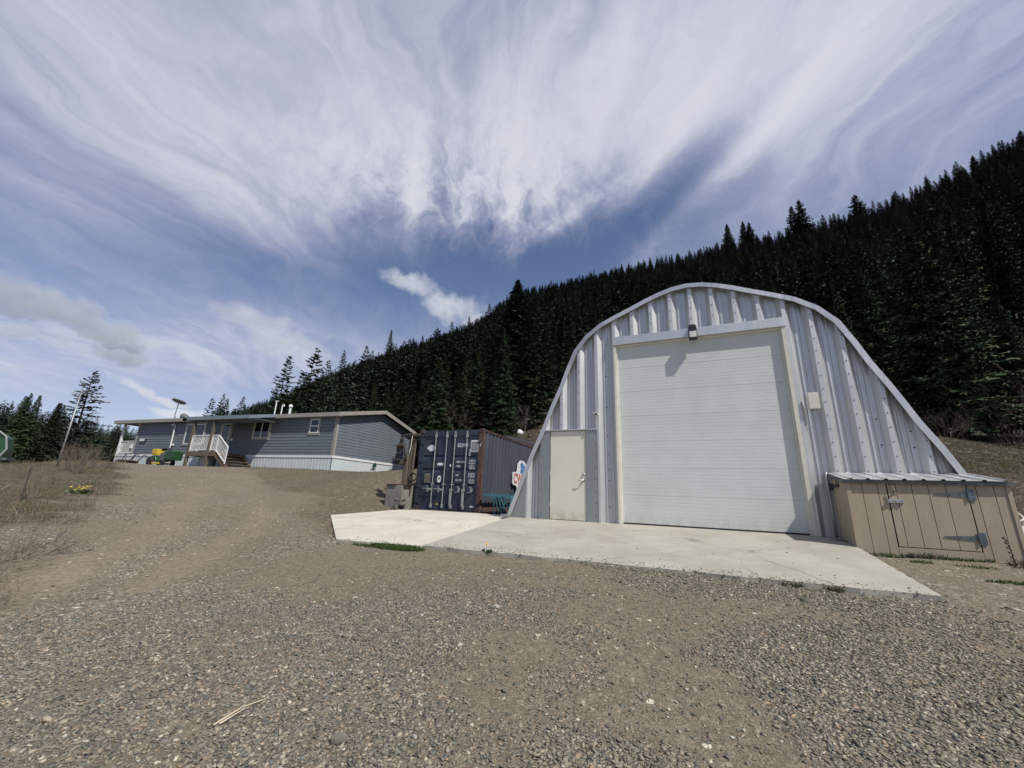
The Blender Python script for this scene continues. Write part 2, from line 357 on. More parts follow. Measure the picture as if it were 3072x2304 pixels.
def in_poly(x, y, poly):
    x, y = np.asarray(x), np.asarray(y); ins = np.zeros(x.shape, bool); n = len(poly)
    for i in range(n):
        x1, y1 = poly[i][:2]; x2, y2 = poly[(i + 1) % n][:2]
        c = ((y1 > y) != (y2 > y)) & (x < (x2 - x1) * (y - y1) / (y2 - y1 + 1e-12) + x1); ins ^= c
    return ins
slab_poly = [SH(-7.25, 1.45)[:2], SH(-4.55, 3.72)[:2], SH(-2.7, 3.60)[:2], SH(3.9, 3.50)[:2], SH(4.0, .9)[:2], SH(6, 0)[:2], SH(6, -8)[:2], CN(.9, -5)[:2], CN(-2.7, -5)[:2], CN(-2.7, .1)[:2]]
def masks(x, y):
    """grass amount, red-brown track amount, loose-gravel amount (painted tree shade where grassy)"""
    x = np.asarray(x, float); y = np.asarray(y, float)
    rel = np.stack([x - P0[0], y - P0[1]], -1); u = rel @ aS[:2]; d = -(rel @ nS[:2])
    r = np.hypot(x, y)
    nn = vnoise(x / 1.3, y / 1.3, 8) * 1.4 + vnoise(x / .4, y / .4, 9) * .8
    drive = [(30, -20), (-30, -30), (-9, -2), (-6.8, 4.0), (-7.3, 5.6), (-8.1, 6.9), (-9.2, 8.6), (-12.0, 12.4), (-15.4, 16.2), (-19, 19.5), (-24, 26), (-24, 30), (-14.5, 24.0), (-13.6, 21.0), (-10.6, 17.0), (-6.8, 13.0), (-4.4, 9.9), (-3.6, 7.6), (8, 3.5), (12, 1)]
    inside = in_poly(x, y, drive); dd = np.full(x.shape, 99.)
    for i in range(len(drive)):
        p, q = np.array(drive[i]), np.array(drive[(i + 1) % len(drive)]); L = ((q - p) ** 2).sum(); t = np.clip(((x - p[0]) * (q - p)[0] + (y - p[1]) * (q - p)[1]) / L, 0, 1)
        dd = np.minimum(dd, np.hypot(x - p[0] - t * (q - p)[0], y - p[1] - t * (q - p)[1]))
    sd = np.where(inside, dd, -dd); road = sstep((sd + .5 + nn * .7) / 1.3)
    yard = sstep((d - .2 + nn * .2) / .6) * ((u > -5) & (d > -1)) * (1 - sstep((u - 10) / 4))
    grav = np.maximum(road, yard)
    grass = np.clip(1 - grav, 0, 1)
    tr = np.zeros(x.shape)
    for line, wd in ([[(-4.6, 3.2), (-5.5, 5.0), (-5.85, 6.0), (-6.3, 7.6), (-8.6, 11.4), (-12.2, 16.5)], .36], [[(-4.3, 5.2), (-4.7, 6.8), (-5.0, 8.2), (-5.6, 9.6), (-8.4, 14.0)], .28]):
        ln = np.array(line)
        bb = np.full(x.shape, 99.)
        for i in range(len(ln) - 1):
            p, q = ln[i], ln[i + 1]; L = ((q - p) ** 2).sum(); t = np.clip(((x - p[0]) * (q - p)[0] + (y - p[1]) * (q - p)[1]) / L, 0, 1)
            bb = np.minimum(bb, np.hypot(x - p[0] - t * (q - p)[0], y - p[1] - t * (q - p)[1]))
        tr = np.maximum(tr, (1 - sstep((bb + nn * .3) / (wd * 1.6))) * np.clip(.7 + .8 * vnoise(x / .8, y / .8, 41), 0, 1))
    # compact earth patches in the forecourt
    e1 = np.exp(-(((x - 1.15) / .55) ** 2 + ((y - 2.7) / 1.1) ** 2)); e2 = np.exp(-(((x - .3) / 1.6) ** 2 + ((y - 5.6) / .8) ** 2)) * .6
    e3 = np.exp(-(((x + 1.3) / 2.2) ** 2 + ((y - 6.5) / 1.0) ** 2)) * .7; e4 = np.exp(-(((x - 3.2) / 1.8) ** 2 + ((y - 4.2) / .6) ** 2)) * .5
    pat = np.clip(.52 + 1.15 * vnoise(x / 1.1, y / 1.1, 12) + .9 * vnoise(x / .35, y / .35, 14) - 1.1 * (e1 + e2 + e3 + e4) - .8 * tr, 0, 1)
    loose = pat * (1 - sstep((r - 8) / 6) * .5)
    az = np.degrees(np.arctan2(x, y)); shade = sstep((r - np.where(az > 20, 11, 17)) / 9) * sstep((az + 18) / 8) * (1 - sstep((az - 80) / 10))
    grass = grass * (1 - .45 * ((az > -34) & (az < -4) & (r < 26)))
    loose = loose * (1 - grass) + shade * grass  # on grass this channel carries painted tree shade instead of gravel
    return grass, tr, loose

NA = 400
azs = np.concatenate([np.linspace(-66, 66, 330), np.linspace(66, 294, 72)[1:-1]])
rads = np.concatenate([[.01], np.linspace(.4, 12, 90), np.geomspace(12.2, 60, 120)[0:], np.geomspace(61, 1400, 90)])
A_, Rr_ = np.meshgrid(np.radians(azs), rads); X = (Rr_ * np.sin(A_)); Y = (Rr_ * np.cos(A_))
Z = ground_z(X.ravel(), Y.ravel()).reshape(X.shape)
ins = in_poly(X, Y, slab_poly); Z = np.where(ins, Z - .12, Z)
na, nr = len(azs), len(rads)
V = np.stack([X.ravel(), Y.ravel(), Z.ravel()], -1)
idx = np.arange(na * nr).reshape(nr, na)
i0 = idx[:-1, :]; i1 = idx[1:, :]; Q = np.stack([i0.ravel(), np.roll(i0, -1, 1).ravel(), np.roll(i1, -1, 1).ravel(), i1.ravel()], -1)
Q = Q[:, ::-1]
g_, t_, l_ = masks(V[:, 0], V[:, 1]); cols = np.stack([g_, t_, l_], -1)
qr = np.repeat((rads[:-1] + rads[1:]) / 2, na); qa = np.tile(azs, nr - 1); qa = np.where(qa > 180, qa - 360, qa); split = np.interp(qa, [-180, -62, -36, -26, -12, 20, 50, 62, 90, 180], [60, 60, 60, 56, 33, 33, 31, 33, 60, 60])

gm = bpy.data.materials.new('gravel_and_earth'); gm.use_nodes = True; t = NT(gm.node_tree); b = t.nodes['Principled BSDF']
O = t.n('ShaderNodeTexCoord').outputs['Object']
att = t.n('ShaderNodeAttribute'); att.attribute_name = 'tint'; sc_ = t.n('ShaderNodeSeparateColor'); t.put(sc_.inputs[0], att.outputs['Color'])
gr_, tr_, loose_shade = sc_.outputs[0], sc_.outputs[1], sc_.outputs[2]
Ow = t.vm('ADD', O, t.vm('SCALE', t.noisec(O, 14, 2), s=.03))
def vor(scale, feat='F1', off=(0, 0, 0)):
    v_ = t.n('ShaderNodeTexVoronoi'); v_.feature = feat; t.put(v_.inputs['Vector'], t.mapping(Ow, loc=off)); v_.inputs['Scale'].default_value = scale
    return v_
v1 = vor(30); v2 = vor(62, off=(3, 1, 2)); v3 = vor(13, off=(1, 8, 2)); n1 = t.noise(O, 5, 6, .62); n2 = t.noise(O, .7, 4, .55); n3 = t.noise(O, 95, 3, .7)
s1 = t.n('ShaderNodeSeparateColor'); t.put(s1.inputs[0], v1.outputs['Color']); s2 = t.n('ShaderNodeSeparateColor'); t.put(s2.inputs[0], v2.outputs['Color'])
s3 = t.n('ShaderNodeSeparateColor'); t.put(s3.inputs[0], v3.outputs['Color'])
peb = [(0, (.08, .076, .066)), (.25, (.145, .136, .117)), (.55, (.20, .183, .153)), (.82, (.28, .255, .21)), (.96, (.42, .39, .33)), (1., (.62, .58, .50))]
c1 = t.ramp(s1.outputs[0], peb); c2 = t.ramp(s2.outputs[0], peb)
earth = t.mix(n1, (.125, .108, .083), (.20, .175, .137))
earth = t.mix(t.rng(n3, .4, .75), earth, (.26, .235, .19))
pc = t.mix(t.rng(n1, .35, .65), c2, c1)
loose = t.m('MULTIPLY', t.rng(t.m('ADD', loose_shade, t.m('MULTIPLY', t.m('SUBTRACT', n1, .5), .8)), .1, .75), .75)
loose = t.m('ADD', loose, t.m('MULTIPLY', t.m('GREATER_THAN', s2.outputs[1], .72), .5), clamp=True)
c = t.mix(loose, earth, pc)
c = t.mix(t.m('MULTIPLY', tr_, .62), c, t.mix(n1, (.225, .185, .14), (.32, .275, .21)))
# sparse white stones
c = t.mix(t.m('MULTIPLY', t.m('GREATER_THAN', s3.outputs[1], .985), t.m('LESS_THAN', v3.outputs['Distance'], .34)), c, (.55, .52, .45))
# dry grass and soil
gn = t.noise(t.mapping(O, sc=(1, 1, .4)), 9, 7, .7); gn2 = t.noise(O, 1.6, 4, .6); gn3 = t.noise(O, 38, 4, .7)
gc = t.ramp(gn, [(.25, (.050, .040, .030)), (.45, (.105, .087, .064)), (.6, (.165, .142, .108)), (.8, (.235, .21, .165))])
gc = t.mix(t.rng(gn3, .38, .68, .0, .65), gc, (.075, .060, .042))
gc = t.mix(t.rng(gn2, .52, .72, 0, .35), gc, (.075, .088, .035))
gc = t.mix(t.m('MULTIPLY', loose_shade, .88), gc, (.036, .031, .020))  # shade of the trees painted into the grass and soil colour
gc = t.mix(t.rng(n1, .5, .62, 0, .55), gc, c)
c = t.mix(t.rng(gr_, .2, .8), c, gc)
c = t.mix(t.rng(n2, .3, .75, 0, .28), c, t.mix(.5, c, (.09, .08, .065)))
n5 = t.noise(O, 20, 7, .72); c = t.vm('SCALE', c, s=t.rng(n5, .34, .68, .64, 1.22, False)); c = t.vm('MULTIPLY', c, (1.06, 1.01, .91))
t.put(b.inputs['Base Color'], c); b.inputs['Roughness'].default_value = .92; b.inputs['Specular IOR Level'].default_value = .15
h = t.m('ADD', t.m('MULTIPLY', t.m('SUBTRACT', .6, v1.outputs['Distance']), t.m('ADD', loose, .15)), t.m('MULTIPLY', t.m('SUBTRACT', .6, v2.outputs['Distance']), .5))
h = t.m('ADD', h, t.m('MULTIPLY', n3, .5)); h = t.m('ADD', h, t.m('MULTIPLY', t.m('MULTIPLY', gn3, gr_), 2.5))
bn = t.n('ShaderNodeBump'); bn.inputs['Strength'].default_value = .85; bn.inputs['Distance'].default_value = .016; t.put(bn.inputs['Height'], h); t.put(b.inputs['Normal'], bn.outputs[0])

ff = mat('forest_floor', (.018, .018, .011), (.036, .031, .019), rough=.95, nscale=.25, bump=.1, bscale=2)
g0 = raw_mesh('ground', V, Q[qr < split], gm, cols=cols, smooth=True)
g0['kind'] = 'structure'
me = g0.data
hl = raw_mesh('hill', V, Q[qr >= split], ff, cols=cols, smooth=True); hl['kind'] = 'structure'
# ------------------------------------------------------------------ materials
def galv(name, col, rough, stain=False):
    m_ = bpy.data.materials.new(name); m_.use_nodes = True; t = NT(m_.node_tree); b = t.nodes['Principled BSDF']
    O = t.n('ShaderNodeTexCoord').outputs['Object']
    sp_ = t.n('ShaderNodeTexVoronoi'); t.put(sp_.inputs['Vector'], O); sp_.inputs['Scale'].default_value = 55
    se = t.n('ShaderNodeSeparateColor'); t.put(se.inputs[0], sp_.outputs['Color'])
    n1 = t.noise(t.mapping(O, sc=(5, 5, .35)), 3.2, 6, .65); n2 = t.noise(O, 1.3, 5, .6)
    k = t.m('ADD', t.m('MULTIPLY', se.outputs[0], .14), t.m('MULTIPLY', n1, .30))
    c = t.mix(k, tuple(x * .90 for x in col), tuple(min(1, x * 1.12) for x in col))
    c = t.mix(t.rng(n2, .45, .75, 0, .22), c, tuple(x * .72 for x in col))
    if stain:
        at = t.n('ShaderNodeAttribute'); at.attribute_name = 'tint'; sc = t.n('ShaderNodeSeparateColor'); t.put(sc.inputs[0], at.outputs['Color'])
        sn = t.noise(t.mapping(O, loc=(2, 0, 5), sc=(9, 9, .22)), 3.1, 5, .7)
        c = t.mix(t.m('MULTIPLY', t.rng(t.m('ADD', sn, t.m('MULTIPLY', t.m('SUBTRACT', sc.outputs[0], 1.), .55)), .36, .62), .85), c, (.085, .08, .085))
    t.put(b.inputs['Base Color'], c); b.inputs['Metallic'].default_value = .74
    t.put(b.inputs['Roughness'], t.rng(n1, .3, .7, rough - .06, rough + .08)); b.inputs['Specular IOR Level'].default_value = .5
    bn = t.n('ShaderNodeBump'); bn.inputs['Strength'].default_value = .25; bn.inputs['Distance'].default_value = .01
    t.put(bn.inputs['Height'], t.noise(t.mapping(O, sc=(1, 1, .5)), 2.5, 3, .5)); t.put(b.inputs['Normal'], bn.outputs[0])
    return m_
M_galv = galv('galvanised_steel', (.63, .635, .62), .50, True)
M_galvd = galv('weathered_steel', (.36, .375, .37), .5)
M_trim = galv('steel_trim', (.66, .66, .64), .42)
M_bolt = mat('dark_bolt', (.05, .05, .055), (.09, .09, .09), rough=.5, metal=.4)  # kept dark: the wall bolts' shadow dots are put into this colour
M_gdoor = mat('garage_door_enamel', (.585, .61, .575), (.62, .645, .61), rough=.55, nscale=2, bump=.0015, bscale=160, detail=3, dirt=(.52, .52, .46), dscale=.7, damt=.35)
M_cream = mat('cream_paint', (.62, .60, .50), (.68, .66, .56), rough=.5, dirt=(.42, .38, .28), dscale=3, damt=.35)
M_edoor = mat('cream_door', (.70, .68, .57), (.66, .64, .53), rough=.45, nscale=2, dirt=(.50, .44, .32), dscale=1.1, damt=.3)
M_steel = mat('bright_steel', (.6, .6, .6), (.5, .5, .5), rough=.25, metal=1.)
M_black = mat('black_plastic', (.018, .018, .02), (.03, .03, .032), rough=.45)
M_white = mat('white_plastic', (.74, .74, .72), (.68, .68, .66), rough=.5)
M_lens = mat('lamp_lens', (.62, .60, .54), (.72, .70, .64), rough=.2)
M_conc = mat('concrete_pale', (.58, .545, .45), (.50, .465, .38), rough=.9, nscale=1.6, bump=.004, bscale=60, dirt=(.36, .335, .28), dscale=1.4, damt=.5, spec=.2)
M_conc2 = mat('concrete_apron', (.415, .39, .33), (.335, .31, .26), rough=.9, nscale=1.3, bump=.004, bscale=60, dirt=(.29, .275, .235), dscale=2.1, damt=.55, spec=.2)
M_concb = mat('concrete_block', (.24, .23, .20), (.17, .165, .145), rough=.95, nscale=5, stretch=(1, 1, .4), bump=.01, bscale=20)
M_tan = mat('tan_siding', (.395, .33, .24), (.355, .295, .21), rough=.75, nscale=7, stretch=(1, 1, .25), bump=.004, bscale=55, dirt=(.20, .16, .115), dscale=.9, damt=.35)
M_groove = mat('siding_groove', (.12, .085, .05), (.09, .065, .04), rough=.9)
M_zinc = mat('zinc_hinge', (.16, .20, .215), (.11, .14, .155), rough=.5, metal=.6)
M_flash = mat('grey_flashing', (.10, .11, .11), (.14, .15, .15), rough=.6, metal=.3)
M_rustb = mat('rusty_fitting', (.20, .13, .08), (.35, .33, .3), rough=.8, nscale=20)
M_navy = mat('navy_container_paint', (.028, .039, .064), (.022, .030, .048), rough=.55, nscale=2.5, dirt=(.055, .065, .085), dscale=2.2, damt=.6, bump=.002, bscale=12)
M_navys = mat('weathered_navy_side', (.060, .068, .088), (.045, .051, .068), rough=.7, nscale=2.0, stretch=(1, 1, .25), dirt=(.085, .075, .08), dscale=2.6, damt=.6)
M_rust = mat('rust', (.105, .052, .036), (.06, .04, .036), rough=.9, nscale=8, dirt=(.17, .125, .10), dscale=4, damt=.6)
M_rod = mat('grey_lock_rod', (.36, .38, .37), (.28, .30, .29), rough=.5, metal=.3, nscale=10, dirt=(.18, .13, .10), dscale=5, damt=.5)
M_ink = mat('white_lettering', (.62, .64, .66), (.52, .54, .56), rough=.7)
M_sticker = mat('sticker', (.55, .60, .66), (.62, .66, .70), rough=.5, nscale=20)
M_plate = mat('brown_plate', (.10, .085, .065), (.14, .12, .09), rough=.7)
M_yel = mat('yellow_paint', (.62, .43, .05), (.55, .38, .04), rough=.5)
M_red = mat('faded_red', (.42, .12, .07), (.50, .20, .13), rough=.7, nscale=12)
M_blue = mat('faded_blue', (.05, .14, .32), (.10, .22, .42), rough=.7, nscale=15)
M_signw = mat('sign_white', (.72, .72, .70), (.62, .64, .66), rough=.6, nscale=4)
M_teal = mat('teal_steel', (.045, .145, .18), (.035, .11, .14), rough=.55, nscale=6, dirt=(.06, .08, .09), dscale=4, damt=.5)
M_wood = mat('weathered_wood', (.150, .122, .090), (.085, .068, .05), rough=.9, nscale=7, stretch=(3, 3, .25), bump=.01, bscale=30)
M_wood2 = mat('brown_deck_wood', (.115, .075, .050), (.17, .12, .085), rough=.9, nscale=6, stretch=(1, 1, .3))
M_iron = mat('old_cast_iron', (.065, .058, .048), (.045, .045, .042), rough=.75, nscale=14, metal=.3, dirt=(.14, .085, .055), dscale=6, damt=.7)
M_rope = mat('strap', (.55, .52, .46), (.45, .42, .38), rough=.9)
M_sid = mat('slate_blue_siding', (.146, .168, .187), (.132, .152, .170), rough=.6, nscale=2)
M_fas = mat('taupe_trim', (.32, .305, .26), (.28, .265, .225), rough=.6, nscale=3)
M_fasg = mat('grey_blue_fascia', (.19, .235, .26), (.17, .21, .235), rough=.6, nscale=3)
M_skirt = mat('white_skirting', (.56, .60, .60), (.50, .54, .545), rough=.5, nscale=2, stretch=(3, 3, .3))
M_roof = mat('asphalt_shingle', (.045, .045, .048), (.07, .068, .066), rough=.95, nscale=14)
M_glass = bpy.data.materials.new('window_glass'); M_glass.use_nodes = True
_b = M_glass.node_tree.nodes['Principled BSDF']; _b.inputs['Base Color'].default_value = (.012, .016, .022, 1); _b.inputs['Roughness'].default_value = .06; _b.inputs['Specular IOR Level'].default_value = .6
M_curt = mat('curtain_glass', (.045, .055, .065), (.03, .04, .05), rough=.25)
M_green = mat('green_machine_paint', (.014, .060, .026), (.020, .075, .032), rough=.4)
M_tyre = mat('tyre_rubber', (.02, .02, .02), (.035, .034, .032), rough=.85)
M_dish = mat('dish_grey', (.30, .31, .30), (.25, .26, .25), rough=.5)
M_bark = mat('bark', (.060, .048, .036), (.035, .028, .022), rough=.95, nscale=6, stretch=(2, 2, .4), bump=.03, bscale=12)
M_twig = mat('bare_twigs', (.115, .085, .065), (.08, .058, .045), rough=.9)
M_twigg = mat('grey_dry_stems', (.20, .165, .125), (.13, .105, .08), rough=.9)
M_straw = mat('straw', (.52, .45, .32), (.42, .36, .25), rough=.8)
M_pale = mat('pale_stone', (.44, .41, .35), (.36, .335, .28), rough=.9, nscale=20)
M_rock = mat('rock', (.17, .155, .13), (.105, .095, .08), rough=.95, nscale=5, bump=.03, bscale=12)

# ------------------------------------------------------------------ concrete pads
def pad(name, pts, m_, th=.09, seg=28):
    """slab over a quad of (u, d) corners, following the forecourt's fall"""
    mb = MB(); top = []
    (a, b_, c, d) = [np.array(p, float) for p in pts]
    for i in range(seg + 1):
        for j in range(seg + 1):
            s, t_ = i / seg, j / seg; p = (a * (1 - s) + b_ * s) * (1 - t_) + (d * (1 - s) + c * s) * t_
            jit = (.018 * math.sin(i * 2.3 + j) + .014 * math.sin(i * 5.1)) if j in (0, seg) else 0
            z = -.1 * max(p[1], 0) + .002
            top.append(SH(p[0] + (.012 * math.sin(j * 2.9) if i in (0, seg) else 0), p[1] + jit, z))
    mb.v = [tuple(q) for q in top] + [tuple(q - np.array([0, 0, th])) for q in top]; N = len(top); S = seg + 1
    def I(i, j): return i * S + j
    for i in range(seg):
        for j in range(seg): mb.f.append([I(i, j), I(i, j + 1), I(i + 1, j + 1), I(i + 1, j)][::-1])
    for i in range(seg):
        for j in (0, seg): mb.f.append([I(i, j), I(i + 1, j), I(i + 1, j) + N, I(i, j) + N])
        for k in (0, seg): mb.f.append([I(k, i), I(k, i + 1), I(k, i + 1) + N, I(k, i) + N])
    mb.m = [0] * len(mb.f); o = fixn(mb.build(name, m_)); o['kind'] = 'structure'; return o
pad('pavement', [(-2.69, 3.56), (3.95, 3.42), (4.02, -.3), (-2.69, -.3)], M_conc2)
# pale pad in front of the container
mb = MB(); poly = [(-7.22, 1.45), (-4.55, 3.70), (-3.6, 3.66), (-2.71, 3.60), (-2.71, -.4), (-3.2, -1.05), (-6.1, -1.0), (-6.5, -.4)]
tp = [SH(u, d, -.1 * max(d, 0) * (1.0) - (.012 if u < -2.8 else 0)) for u, d in poly]; ctr = SH(-4.6, 1.2, -.125)
N = len(tp); mb.v = [tuple(p) for p in tp] + [tuple(p - np.array([0, 0, .12])) for p in tp] + [tuple(ctr)]
mb.f = [[i, (i + 1) % N, 2 * N] for i in range(N)] + [[i, (i + 1) % N, N + (i + 1) % N, N + i] for i in range(N)]; mb.m = [0] * len(mb.f)
fixn(mb.build('pavement', M_conc, smooth=False))['kind'] = 'structure'

# ------------------------------------------------------------------ arched steel shed
ARC = [(4.57, 0), (4.36, .55), (4.13, 1.13), (3.94, 1.6), (3.70, 2.1), (3.44, 2.75), (3.17, 3.35), (3.02, 3.75), (2.80, 4.25), (2.50, 4.62), (2.12, 4.90), (1.75, 5.07), (1.32, 5.25), (.98, 5.40), (.66, 5.52), (.34, 5.61), (0, 5.645)]
CU = 1.80
def arch_z(u):
    o = abs(u - CU)
    xs = [p[0] for p in ARC][::-1]; zs = [p[1] for p in ARC][::-1]
    return float(np.interp(o, xs, zs)) if o <= 4.57 else 0.
shed = thing('arch_shed', 'galvanised steel arch shed with a tall garage door and ribbed end wall', 'shed', tuple(P0), YS)
# wall profile across: pitch .4575, trough .1 deep; local y = depth into the wall
prof = [(0, 0), (.075, 0), (.170, .108), (.195, .108), (.202, .088), (.235, .088), (.242, .108), (.285, .108), (.292, .088), (.322, .088), (.329, .108), (.378, .108)]
pts = []
k = -6
while -.02 + .4575 * k < 6.5:
    for x, y in prof: pts.append((-.02 + .4575 * k + x, y))
    k += 1
def wall_mesh(name, ua, ub, zb, zt=None, bolts=True, zoff=.03, stain_side=0.):
    mb = MB(); st = []
    xs = [p for p in pts if ua < p[0] < ub]
    def yat(u): return float(np.interp(u, [p[0] for p in pts], [p[1] for p in pts]))
    xs = [(ua, yat(ua))] + xs + [(ub, yat(ub))]
    # extra breaks so the arch outline is followed
    ex = [q for q in np.arange(ua, ub, .09) if all(abs(q - p[0]) > .02 for p in xs)]
    xs = sorted(xs + [(q, yat(q)) for q in ex]); n = len(xs)
    rows = 4
    for u, y in xs:
        top = (zt(u) if callable(zt) else zt) if zt is not None else arch_z(u) - zoff
        top = max(top, zb + .001)
        real = arch_z(u) - zoff
        zz = [zb, max(zb, min(top, real - 1.1)), max(zb, min(top, real - .5)), top]
        for z in zz:
            mb.v.append((u, y, z)); st.append(max(0, min(1, 1 - (real - z) / 1.15)) * (1. if u > 3.7 else (.45 if u > -.1 else .3)))
    for i in range(n - 1):
        for r_ in range(rows - 1):
            q = [i * rows + r_, (i + 1) * rows + r_, (i + 1) * rows + r_ + 1, i * rows + r_ + 1]; mb.f.append(q); mb.m.append(0)
    mb.mi = 1
    if bolts:
        kk = -6
        while -.02 + .4575 * kk < ub:
            uc = -.02 + .4575 * kk + .038
            if ua + .02 < uc < ub - .02:
                z = .12 + (.3 if zb < .1 else 0) * 0
                while z < arch_z(uc) - .12:
                    top = (zt(uc) if callable(zt) else zt) if zt is not None else 99
                    if zb + .04 < z < top - .03:
                        b0 = len(mb.v); mb.lathe([(.0105, -.001), (.0105, -.009), (.006, -.012)], (uc, 0, z), (0, 1, 0), 6); st.extend([0] * (len(mb.v) - b0))
                    z += .272
            kk += 1
    me_o = mb.build(name, [M_galv, M_bolt], shed)
    at = me_o.data.color_attributes.new('tint', 'FLOAT_COLOR', 'POINT'); c4 = np.ones((len(mb.v), 4), np.float32); c4[:, :3] = np.array(st)[:, None]; at.data.foreach_set('color', c4.ravel())
    return me_o
wall_mesh('wall_panel', -2.6, -1.90, 0, lambda u: min(arch_z(u) - .03, 2.14), bolts=False)
wall_mesh('wall_panel', -2.0, -.452, 2.17)
wall_mesh('wall_panel', -.452, 0.0, 0)
wall_mesh('wall_panel', 0.0, 3.665, 4.48)
wall_mesh('wall_panel', 3.665, 6.37, 0)
# small dark holes left by old fixings, on the trough faces
mb = MB()
for u, z in [(1.50, 4.72), (1.50, 4.66), (1.50, 4.60), (1.50, 4.54), (1.96, 4.76), (1.96, 4.70), (1.96, 4.64), (1.96, 4.57), (4.33, 1.55), (4.40, 1.55), (4.33, 1.42), (4.40, 1.42), (3.93, 4.2), (3.93, 3.2), (3.95, 1.9), (3.95, 3.75), (4.9, 2.2), (4.9, 1.7), (5.36, 1.95), (5.36, 1.65), (-.20, 4.35), (-.24, 4.2), (-.24, 4.1), (-.22, 3.5), (-.22, 2.7), (-.22, 2.0), (-.2, 1.55), (-.2, 1.2), (-.2, .95), (-.2, .35)]:
    mb = MB(); mb.lathe([(.017, -.002), (.017, .003)], (u, .107 if abs(((u + .02) % .4575) - .265) > .08 else .107, z), (0, 1, 0), 7); mb.build('bolt_hole', M_bolt, shed)
# arch shell: corrugated lengthwise, with a front lip
mb = MB()
out = [(CU + o, z) for o, z in ARC] + [(CU - o, z) for o, z in ARC[::-1][1:]]
fine_ = []
for i in range(len(out) - 1):
    for s in range(4):
        q = s / 4; fine_.append((out[i][0] * (1 - q) + out[i + 1][0] * q, out[i][1] * (1 - q) + out[i + 1][1] * q))
fine_.append(out[-1])
def inset(pl, k):
    r_ = []
    for i, p in enumerate(pl):
        a_, b_ = np.array(pl[max(0, i - 1)]), np.array(pl[min(len(pl) - 1, i + 1)]); d = b_ - a_; d /= np.linalg.norm(d)
        r_.append((p[0] - d[1] * k, p[1] + d[0] * k if 0 < i < len(pl) - 1 else p[1]))
    return r_
ys = []; y = .0
for i in range(27): ys += [(-.0 + i * .4, 0), (.1 + i * .4, 0), (.2 + i * .4, .10), (.3 + i * .4, .10)]
for dy, k_ in ys:
    for p in inset(fine_, k_): mb.v.append((p[0], dy, p[1]))
n = len(fine_)
for j in range(len(ys) - 1):
    for i in range(n - 1): mb.f.append([j * n + i, j * n + i + 1, (j + 1) * n + i + 1, (j + 1) * n + i]); mb.m.append(0)
mb.build('arch_roof', M_trim, shed)
mb = MB(); L = []
for (k_, dy) in ((0, .02), (0, -.05), (.105, -.05), (.105, -.035), (.012, -.035), (.012, .02)):
    L.append([(p[0], dy, max(p[1], 0)) for p in inset(fine_, k_)])
for ring in L: mb.v += ring
for j in range(len(L)):
    j2 = (j + 1) % len(L)
    for i in range(n - 1): mb.f.append([j * n + i, j * n + i + 1, j2 * n + i + 1, j2 * n + i]); mb.m.append(0)
# crimps along the two tight bends, and lap joints
for i in range(n - 1):
    z_ = fine_[i][1]; o_ = abs(fine_[i][0] - CU)
    if (2.0 < o_ < 3.0 and 3.9 < z_ < 4.95) or o_ < .75:
        a_, b_ = inset(fine_, -.002)[i], inset(fine_, -.002)[i + 1]; c_, d_ = inset(fine_, .107)[i], inset(fine_, .107)[i + 1]
        seg_l = math.hypot(b_[0] - a_[0], b_[1] - a_[1]); nn_ = max(1, int(seg_l / .035))
        for q in range(nn_):
            s = (q + .5) / nn_; s2 = s + .3 / nn_
            e = lambda A, B, s: (A[0] + (B[0] - A[0]) * s, A[1] + (B[1] - A[1]) * s)
            p1, p2, p3, p4 = e(a_, b_, s), e(a_, b_, s2), e(c_, d_, s2), e(c_, d_, s)
            mb.add([(p1[0], -.057, p1[1]), (p2[0], -.051, p2[1]), (p3[0], -.051, p3[1]), (p4[0], -.057, p4[1])], [(0, 1, 2, 3)])
fixn(mb.build('arch_trim', M_trim, shed))
mb = MB(); mb.obox((-2.76, -.1, .03), (.10, 0, 0), (0, .1, 0), (0, 0, .035)); mb.build('base_bracket', M_galvd, shed, bevel=.01)
# header and jambs
MB().box(-.005, 3.672, -.03, .02, 4.265, 4.478).build('door_header', M_trim, shed, bevel=.004)
MB().box(0, 3.66, .021, .13, 4.225, 4.30).build('header_soffit', M_cream, shed, bevel=.003)
for x0, x1 in ((0.0, .055), (3.585, 3.66)):
    mb = MB(); mb.box(x0, x1, -.012, .10, 0, 4.264); mb.box(x0 + .012 if x0 < 1 else x0 - .03, x0 + .085 if x0 < 1 else x1 - .02, .03, .115, 0, 4.22); mb.build('door_jamb', M_cream, shed, bevel=.003)
# garage door: seven sections, each with shallow ribs
mb = MB(); x0, x1 = .05, 3.60; zs = []
zz = .022; ph = .605
for s in range(7):
    b0 = .03 + s * ph
    zs += [(b0, .007), (b0 + .005, 0.)]
    for r_ in range(1, 8):
        c_ = b0 + r_ * ph / 8; zs += [(c_ - .005, 0.), (c_ - .002, .002), (c_ + .002, .002), (c_ + .005, 0.)]
    zs += [(b0 + ph - .005, 0.), (b0 + ph, .007)]
base = .085
for z, y in zs: mb.v += [(x0, base + y, z), (x1, base + y, z)]
for i in range(len(zs) - 1): mb.f.append([2 * i, 2 * i + 1, 2 * i + 3, 2 * i + 2]); mb.m.append(0)
mb.box(x0, x1, base + .02, base + .06, .03, 4.26)
fixn(mb.build('garage_door', M_gdoor, shed))
MB().box(.05, 3.6, .082, .12, .003, .032).build('door_seal', M_black, shed)
MB().box(-2.4, 6.2, .3, .4, .01, .35).build('inner_sill', M_black, shed)
